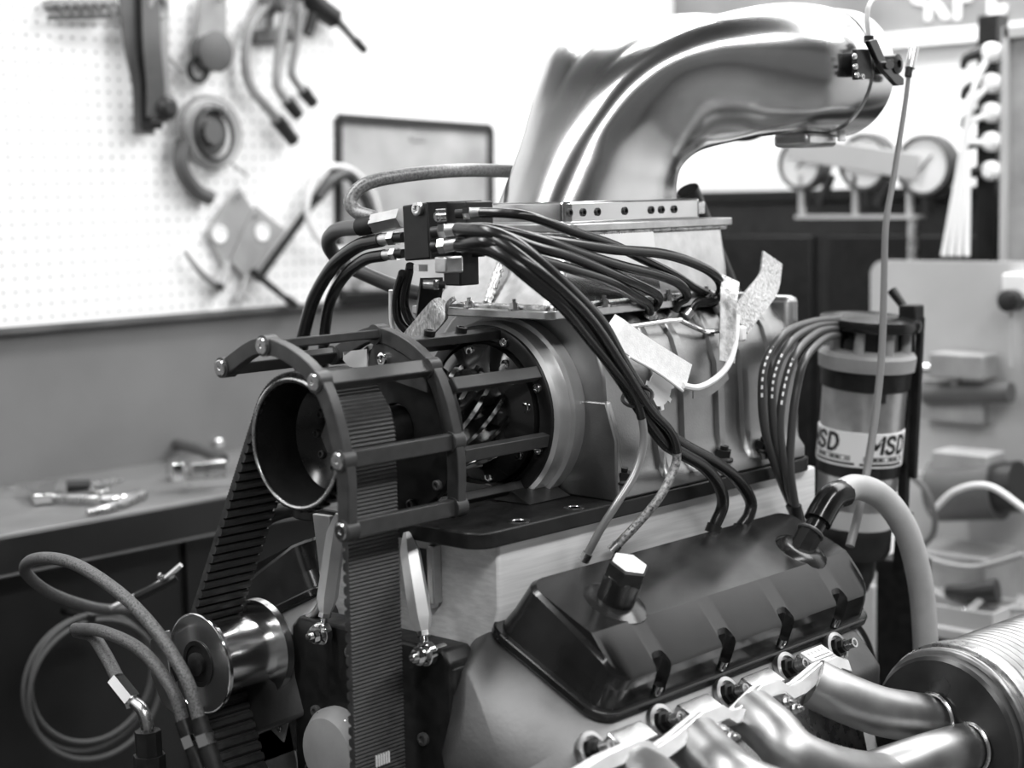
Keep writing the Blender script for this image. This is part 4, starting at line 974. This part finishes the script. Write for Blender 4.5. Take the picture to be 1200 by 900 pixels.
# black hoses curving away on the far side of the block
hose('fuel_hose', 'thick black hose arching from block down behind guard, upper', [Bp(447, 281, .02), Bp(420, 288, .03), Bp(392, 310, .05), Bp(370, 345, .06), Bp(360, 375, .07), Bp(354, 405, .08), Bp(352, 450, .1)], .0095)
hose('fuel_hose', 'black hose arching from block down behind guard, lower', [Bp(451, 299, .02), Bp(428, 304, .03), Bp(405, 322, .06), Bp(388, 350, .08), Bp(381, 385, .09), Bp(378, 440, .1)], .008)
hose('fuel_hose', 'dark hose looping from taped inlet back under the block', [Bp(424, 266, .025), Bp(395, 270, .05), Bp(385, 285, .07), Bp(398, 305, .09), Bp(430, 322, .1), Bp(470, 338, .1), Bp(508, 348, .1)], .0105, mat('dark_grey_hose', .05, .4))
hose('braided_hose', 'thick grey braided hose looping behind block toward the hat', [Fr(690, 212, -.16), Fr(640, 204, -.14), Fr(580, 200, -.12), Fr(530, 200, -.11), Fr(470, 206, -.13), Fr(430, 215, -.15), Fr(411, 233, -.16), Fr(418, 248, -.15), Fr(440, 256, -.12), Bp(436, 264, .025)], .0095, mat('grey_braid', .17, .4, .2, noise=.5, nscale=300))
hose('clear_hose', 'pale clear hose ring looped on pegboard edge behind block', [W_(446, 265, .045), W_(436, 226, .045), W_(412, 200, .045), W_(384, 196, .045), W_(366, 215, .045), W_(360, 250, .045), W_(372, 278, .045), W_(392, 292, .045), W_(420, 289, .045), W_(442, 268, .045)], .007, CLEAR)
mono('hose_fitting_cluster', 'dark hose end with bright fittings hanging inside clear ring', 'hose end', MB().tube([W_(372, 232, .045), W_(388, 212, .045), W_(410, 206, .045), W_(430, 238, .045), W_(438, 262, .045)], .013, 12), mat('dark_hose_end', .05, .4, .2, noise=.8, nscale=120))
# looped lines under the block
for i, (off, lab) in enumerate(((0, 'outer black line bent under the fuel block'), (9, 'inner black line bent under the fuel block'))):
    hose('hard_line', lab, [Bp(472 + off, 320 - off, .03), Bp(465 + off, 345, .05), Bp(466 + off, 372 - off, .06), Bp(478 + off * .6, 388 - off, .07), Bp(498, 397 - off * 1.5, .08)], .006, HOSE)
mono('plastic_edge_trim', 'white serrated edging strip beside black bent lines', 'edging', MB().tube([Bp(458, 340, .06), Bp(459, 378, .07), Bp(466, 392, .075), Bp(482, 402, .08)], .003, 8), WHITE)
mono('heat_sleeve', 'silver woven heat sleeve poking up before the plenum', 'heat sleeve', MB().ribbon([Bp(482, 402, .05), Bp(502, 378, .055), Bp(520, 358, .06), Bp(530, 352, .07)], V(1, .2, .5), .032, .006), SLEEVE)

# ------------------------------------------------------------------ straps and tags on the case
t = thing('tie_down_strap', 'bright white strap wrapped over the supercharger case', 'strap', Fr(765, 430, .185))
MB().ribbon([Fr(712, 382, .150), Fr(728, 392, .168), Fr(760, 414, .180), Fr(806, 442, .186)], V(0, -.35, -.8), .036, .003).build('webbing', STRAP, t)
MB().tube([Fr(738, 418, .185), Fr(770, 436, .188), Fr(800, 458, .188)], .0022, 8, 4).build('stitched_edge', WHITE, t)
MB().tube([Fr(800, 452, .188), Fr(818, 454, .188), Fr(838, 444, .186), Fr(853, 428, .184), Fr(861, 405, .178), Fr(864, 370, .165)], .0045, 8).build('cord', WHITE, t)
MB().ribbon([Fr(812, 460, .184), Fr(832, 456, .184), Fr(852, 438, .182)], V(0, .1, -1), .016, .002).build('loose_end', CAST, t)
mono('strap_tag', 'creased shiny tag hanging from the white strap cord', 'tag', MB().ribbon([Fr(856, 326, .158), Fr(854, 350, .168), Fr(853, 380, .172), Fr(852, 424, .18)], [V(.2, 1, .05), V(.2, 1, -.35)], .03, .0015), TAG)
mono('woven_strap_end', 'woven silver strap end sticking up behind the tag', 'strap end', MB().ribbon([Fr(866, 378, .155), Fr(882, 356, .15), Fr(900, 332, .14), Fr(905, 302, .13)], V(.3, .7, -.75), .042, .003), SLEEVE)
mono('buckle', 'small white strap buckle beside the creased tag', 'buckle', MB().box(Fr(868, 391, .172), (.012, .016, .022)), WHITE, bevel=.004)
# black brace behind the hat
mono('brace_tube', 'matt black diagonal brace tube behind plenum', 'brace', MB().tube([Fr(806, 222, .0), Fr(850, 330, .0), Fr(862, 362, .0)], .017, 16, 3), RUB)

# ------------------------------------------------------------------ magneto
MY = 1.06
mg = thing('magneto', 'tall silver and black magneto with white printed band behind supercharger', 'magneto', P(997, 650, Y=MY))
mt, mb_ = P(1020, 372, Y=MY), P(997, 652, Y=MY)
MA = (mt - mb_).normalized(); ML = (mt - mb_).length
def mh(py):                                     # height along the axis for a pixel row
    return (652 - py) / (652 - 372) * ML
sc_ = 1 / FPX * (mt - CAM).dot(DV)
r0 = 54 * sc_
MSIL = mat('magneto_silver', .5, .3, .8, noise=.1, nscale=50)
def mpart(name, prof, m, n=48): return MB().lathe(mb_, MA, [(r * sc_, mh(y)) for r, y in prof], n).build(name, m, mg)
mpart('base_neck', [(24, 690), (30, 672), (30, 640), (40, 640)], DARK)
mpart('drive_neck', [(14, 850), (15, 690), (20, 688)], STEEL)
mpart('lower_body', [(42, 648), (46, 640), (46, 612), (42, 611)], DARK)
mpart('lower_band', [(45, 612), (45, 590), (40, 589)], LGREY)
mpart('mid_body', [(44, 592), (46, 588), (47, 550), (44, 549)], MSIL)
mpart('dark_ring', [(47, 551), (49, 549), (49.5, 536), (48, 535)], BLACKA)
mpart('barrel', [(48.5, 540), (49.5, 450), (48, 449)], MSIL)
mpart('printed_band', [(48, 537), (50.2, 536.5), (50.6, 497.5), (48, 497)], WHITE)
mpart('upper_ring', [(49, 452), (52, 450), (53, 430), (50, 428)], BLACKA)
mpart('cap_flange', [(50, 431), (56, 429), (57, 414), (54, 410), (30, 404)], GREYP)
mpart('cap_core', [(40, 408), (38, 384), (30, 380)], BLACKP)
mpart('cap_top', [(30, 386), (58, 384), (60, 378), (58, 372), (30, 368), (10, 367)], BLACKP)
a_, b_ = frame(MA)
for k in range(8):
    th = 2 * PI * k / 8 + .3; d = a_ * math.cos(th) + b_ * math.sin(th)
    MB().lathe(mb_ + MA * mh(412) + d * 44 * sc_, MA, [(6.5 * sc_, 0), (6 * sc_, mh(384) - mh(412))], 12).build('cap_tower', GREYP, mg)
    MB().lathe(mb_ + MA * mh(374) + d * 44 * sc_, MA, [(4 * sc_, 0), (3.5 * sc_, .004), (1.5 * sc_, .005)], 12).build('cap_screw', CHROME, mg)
view = (CAM - mb_); view = (view - MA * view.dot(MA)).normalized(); vr = MA.cross(view)
def bandblock(py0, py1, th0, th1, m, nm, gr=50.8):
    mb2 = MB(); secs = []
    for k in range(9):
        th = th0 + (th1 - th0) * k / 8; d = view * math.cos(th) + vr * math.sin(th)
        secs.append([mb_ + MA * mh(py0) + d * 49 * sc_, mb_ + MA * mh(py1) + d * 49 * sc_, mb_ + MA * mh(py1) + d * gr * sc_, mb_ + MA * mh(py0) + d * gr * sc_])
    mb2.loft(secs).build(nm, m, mg)
GLYPH = {'M': (1.05, [[(0, 0), (0, 1)], [(0, 1), (.44, .3)], [(.44, .3), (.88, 1)], [(.88, 1), (.88, 0)]]),
         'S': (.85, [[(.62, .82), (.5, .97), (.3, 1), (.1, .95), (.02, .78), (.1, .6), (.32, .5), (.54, .4), (.62, .22), (.54, .06), (.32, 0), (.1, .03), (0, .18)]]),
         'D': (.85, [[(0, 0), (0, 1), (.3, 1), (.52, .88), (.64, .62), (.64, .38), (.52, .12), (.3, 0), (0, 0)]])}
def name_strokes(word, py, th0, H, wd):
    mb2 = MB(); x = 0.0
    def mp(px_, py_, rr):
        th = th0 + (px_ + py_ * .12) * H / (50.6 * sc_); d = view * math.cos(th) + vr * math.sin(th)
        return mb_ + MA * (mh(py) + py_ * H) + d * rr
    for ch in word:
        w_, strokes = GLYPH[ch]
        for st in strokes:
            for (ax_, ay_), (bx_, by_) in zip(st[:-1], st[1:]):
                L_ = math.hypot(bx_ - ax_, by_ - ay_); nx, ny = -(by_ - ay_) / L_ * wd, (bx_ - ax_) / L_ * wd; ex_, ey_ = (bx_ - ax_) / L_ * wd * .6, (by_ - ay_) / L_ * wd * .6
                q4 = [(x + ax_ - ex_ + nx, ay_ - ey_ + ny), (x + bx_ + ex_ + nx, by_ + ey_ + ny), (x + bx_ + ex_ - nx, by_ + ey_ - ny), (x + ax_ - ex_ - nx, ay_ - ey_ - ny)]
                mb2.loft([[mp(u, v, 50.3 * sc_) for u, v in q4], [mp(u, v, 50.9 * sc_) for u, v in q4]])
        x += w_ + .12
    mb2.build('printed_name', INK, mg)
name_strokes('MSD', 519.5, -1.6, .0255, .115)
name_strokes('MSD', 519.5, .2, .0255, .115)
for a0 in (-1.35, .1):
    bandblock(529.5, 523.5, a0, a0 + 1.15, GREYP, 'small_print_strip', 50.75)
    for k in range(7): bandblock(528.2, 525, a0 + .1 + .14 * k, a0 + .17 + .14 * k, INK if k % 3 else WHITE, 'small_print', 50.95)
bandblock(534, 531.5, -1.3, -.1, INK, 'printed_bar'); bandblock(534, 531.5, .02, 1.2, INK, 'printed_bar')
bandblock(462, 450, .3, .52, DARK, 'clip'); bandblock(552, 540, .3, .52, DARK, 'clip')
# wire loom clamp post behind
t = thing('loom_post', 'dark bracket post with cable ends beside the magneto cap', 'bracket', P(1072, 600, Y=MY + .05))
MB().bar(P(1066, 370, Y=MY + .05), P(1058, 600, Y=MY + .05), .014, .014, Y1).build('post', BLACKA, t)
MB().bar(P(1079, 372, Y=MY + .06), P(1070, 560, Y=MY + .06), .01, .01, Y1).build('post', BLACKA, t)
MB().cyl(P(1045, 340, Y=MY + .05), P(1064, 366, Y=MY + .05), .008, .006, 12).build('cable_end', BLACKA, t)
MB().box(P(1068, 368, Y=MY + .05), (.03, .03, .03)).build('clamp', BLACKA, t, bevel=.003)
MB().bar(P(1060, 600, Y=MY + .05), P(1056, 668, Y=MY + .05), .02, .02, Y1).build('foot', BLACKA, t)

# plug wires
wm = HOSE
wires = [
    ([(985, 374), (950, 378), (918, 392), (897, 425), (893, 470), (899, 515), (914, 560), (930, 598)], 'outermost spark plug wire with white markings beside the case'),
    ([(985, 378), (952, 384), (925, 402), (908, 438), (905, 480), (912, 530), (926, 575), (934, 600)], 'second spark plug wire inward from the case'),
    ([(985, 384), (958, 390), (934, 412), (920, 450), (914, 500), (920, 550), (931, 598)], 'third spark plug wire inward from the case'),
    ([(985, 392), (965, 398), (944, 420), (934, 455), (928, 500), (926, 550), (933, 600)], 'spark plug wire hanging closest to the magneto barrel'),
]
for i, (pts, lab) in enumerate(wires):
    n_ = len(pts); q_ = [P(x, y, Y=MY - .05) if k == 0 else P(x, y, X=(.16 if k == 1 else .19) + .006 * i) for k, (x, y) in enumerate(pts)]
    t = thing('plug_wire', lab, 'wire', q_[-1], 'spark plug wires')
    MB().tube(q_, .0062, 12).build('lead', mat('wire_jacket', .05, .35), t)
    MB().cyl(q_[-1] + (q_[-2] - q_[-1]).normalized() * .01, q_[-1] - (q_[-2] - q_[-1]).normalized() * .03, .009, .008, 12).build('boot', RUB, t)
    cr = crom(q_, 10)
    for k in range(14 + 4 * i, 40 - 2 * i, 2):
        if i == 3: break
        p_ = cr[k]; d = (CAM - p_).normalized()
        MB().bar(p_ + d * .0062, cr[k + 1] + d * .0062, .003, .001, d).build('white_dash', WHITE, t)
# ------------------------------------------------------------------ turnbuckle struts
def strut(label, top, bot, w=.011):
    top, bot = Vector(top), Vector(bot); d = (bot - top).normalized(); L = (bot - top).length
    t = thing('turnbuckle_strut', label, 'strut', bot, 'support struts below the guard')
    a, b = frame(d); secs = []
    for f_, r_ in ((0, .35), (.04, .55), (.16, 1), (.70, 1.1), (.80, .75), (.82, .6)):
        secs.append([top + d * (L * f_) + (a * math.cos(PI / 3 * k) + b * math.sin(PI / 3 * k)) * w * r_ for k in range(6)])
    MB().loft(secs).build('hex_body', STRUTM, t, ang=25)
    MB().cyl(top + d * L * .8, bot - d * .008, .0045, n=12).build('threaded_rod', CHROME, t)
    MB().cyl(top + d * L * .82, top + d * L * .86, .0085, n=6).build('jam_nut', STEEL, t)
    MB().arcband(bot - Y1 * .005, X1, Z1, .007, .0145, 0, 2 * PI, V(0, .01, 0), 24).build('rod_eye', CHROME, t, bevel=.001)
    hexbolt(t, bot - Y1 * .012, -Y1, .0085, .008, CHROME)
    MB().cyl(bot - Y1 * .016, bot + Y1 * .03, .0065).build('bolt_shank', STEEL, t)
    return t
strut('bright turnbuckle strut between drive belt and aluminium manifold', P(477, 624, Y=.125), P(500, 766, Y=.095), .013)
strut('pale turnbuckle strut between the belt runs below pulley', P(397, 602, Y=.105), P(378, 742, Y=.095), .0125)
t = thing('flat_strut', 'flat pale strut half hidden behind a turnbuckle between belt runs', 'strut', P(378, 700, Y=.12))
MB().prism([P(366, 602, Y=.118), P(386, 605, Y=.118), P(384, 690, Y=.118), P(378, 700, Y=.118)], V(0, .008, 0)).build('blade', STRUTM, t, bevel=.001)
MB().tube([P(384, 690, Y=.118), P(372, 716, Y=.116), P(360, 726, Y=.116)], .006, 10, 4).build('tail', ALU, t)

# ------------------------------------------------------------------ lower left hoses and fittings
HYP = -.10
def Lp(px, py, dy=0): return P(px, py, Y=HYP + dy)
BR2 = mat('dark_braid', .10, .42, .2, noise=.7, nscale=420, bump=.6, bscale=600)
def ribbed(label, pts, r):
    t = thing('braided_hose', label, 'hose', pts[-1])
    MB().tube(pts, r, 14, 10).build('hose', BR2, t)
    d = (Vector(pts[-1]) - Vector(pts[-2])).normalized(); e = Vector(pts[-1])
    MB().cyl(e - d * .004, e + d * .018, r * 1.3, n=14).build('socket', BLACKA, t)
    MB().cyl(e + d * .016, e + d * .03, r * 1.55, n=6).build('hex_nut', CHROME, t)
    MB().cyl(e + d * .028, e + d * .14, r * 1.3, n=14).build('adapter', BLACKA, t)
    return t
ribbed('upper grey braided hose looping out beyond the idler', [Lp(150, 715, .30), Lp(110, 712, .22), Lp(60, 695, .12), Lp(30, 670, .04), Lp(42, 655), Lp(85, 660), Lp(140, 695), Lp(185, 742), Lp(218, 795), Lp(234, 845)], .0082)
ribbed('lower grey braided hose curving in front of the idler flange', [Lp(88, 737, .03), Lp(120, 740), Lp(165, 762), Lp(200, 805), Lp(216, 848)], .0080)
t = thing('hose_elbow', 'short hose with bright crimp ending in dark fitting', 'hose end', Lp(172, 890))
MB().tube([Lp(90, 740, .04), Lp(108, 745, .03), Lp(122, 765, .01), Lp(138, 795)], .0085, 14, 6).build('hose', BR2, t)
MB().cyl(Lp(136, 797), Lp(156, 822), .0125, n=6).build('crimp', CHROME, t)
MB().tube([Lp(156, 822), Lp(167, 832), Lp(172, 848), Lp(173, 860)], .008, 12, 4).build('elbow', STEEL, t)
MB().cyl(Lp(173, 856), Lp(175, 884), .0165, n=8).build('nut', BLACKA, t)
MB().cyl(Lp(175, 884), Lp(180, 985), .02, n=8).build('body', BLACKA, t)
fpz = Lp(205, 955)
t = thing('fuel_pump', 'black finned fuel pump below the braided hose fittings', 'fuel pump', fpz - Z1 * .12)
MB().box(fpz - Z1 * .06 + Y1 * .01, (.12, .07, .06)).build('port_block', BLACKA, t, bevel=.004)
MB().lathe(fpz - Z1 * .06 + Y1 * .0, Y1, [(.045, .04), (.05, .05), (.05, .10), (.03, .11), (.03, .20)], 28).build('housing', BLACKA, t)
MB().bar(fpz + V(0, .19, -.06), V(-.12, .15, .62), .04, .02).build('mount_arm', BLACKA, t)
# pale plates left of the idler
t = thing('tensioner_plate', 'pale tensioner plate edge showing behind the braided hoses', 'plate', P(195, 800, Y=-.03))
MB().prism([P(176, 750, Y=-.03), P(192, 740, Y=-.03), P(206, 838, Y=-.03), P(190, 826, Y=-.03), P(176, 790, Y=-.03)], V(0, .01, 0)).build('plate', ALU, t, bevel=.001)
MB().bar(P(205, 790, Y=-.028), V(IC.x, -.028, IC.z), .02, .006, Y1).build('arm', BLACKA, t)
# chrome rods behind the hoses
t = thing('linkage_rod', 'bright twisted linkage rod behind the upper braided hose', 'rod', P(160, 700, Y=.18))
MB().tube([P(130, 712, Y=.14), P(160, 697, Y=.16), P(185, 684, Y=.18), P(212, 662, Y=.2)], .004, 8, 4).build('rod', CHROME, t)
MB().tube([P(160, 700, Y=.15), P(195, 683, Y=.17), P(206, 676, Y=.18)], .007, 8, 4).build('lower_rod', BLACKA, t)
MB().lathe(P(190, 675, Y=.165), V(.5, -1, 0), [(.004, 0), (.006, .004), (.003, .01)], 10).build('pin', CHROME, t)
# hanging cable coil in front of the bench
ccx = P(105, 800, X=BX + .05)
t = thing('cable_coil', 'faint grey cable coil hanging against the dark bench front', 'cable coil', ccx - Z1 * .12)
for k, (dr, dz) in enumerate(((.115, 0), (.108, .008), (.118, -.012))):
    MB().torus(ccx + V(.004 * k, .004 * k, dz), V(1, -.15, 0), dr, .0045, 44, 8).build('cable_loop', mat('cable_coil_grey', .075, .5), t)
MB().tube([ccx + V(0, .02, .11), P(88, 742, X=BX + .06), P(96, 722, X=BX + .03)], .0045, 8, 4).build('tail', mat('cable_tail_grey', .075, .5), t)
MB().cyl(V(BX - .02, ccx.y, ccx.z + .112), V(BX + .07, ccx.y, ccx.z + .112), .006).build('hook', BLACKA, t)
# sleeve behind belt upper left
t = thing('bypass_pipe', 'dark pipe with bright clamp just below pulley rim', 'pipe', P(305, 620, Y=.13))
MB().tube([P(296, 622, Y=.13), P(315, 605, Y=.14), P(345, 596, Y=.15), P(385, 598, Y=.16)], .011, 14, 5).build('pipe', BLACKA, t)
MB().cyl(P(303, 603, Y=.12), P(318, 594, Y=.125), .006).build('clamp_screw', CHROME, t)
# dark dyno frame post behind breather hose
t = thing('dyno_post', 'black steel dyno frame post behind the breather hose', 'frame post', V(P(1060, 760, Y=1.3).x, 1.3, 0))
a_ = P(1037, 650, Y=1.3); b_ = P(1082, 650, Y=1.3)
MB().box(((a_.x + b_.x) / 2, 1.3, a_.z / 2), (b_.x - a_.x, .06, a_.z)).build('post', BLACKA, t, bevel=.003)
MB().bar(P(998, 640, Y=1.3), P(1048, 668, Y=1.3), .05, .02).build('top_arm', BLACKA, t, bevel=.002)
MB().box(((a_.x + b_.x) / 2, 1.3, .01), (.2, .2, .02)).build('foot', BLACKA, t)
mono('ground_cable', 'thin black cable drooping from head to the dyno post', 'cable', MB().tube([P(975, 735, X=.3), P(1000, 730, X=.28), P(1018, 755, X=.27), P(1028, 800, X=.27), P(1032, 860, X=.27)], .004, 10), RUB)
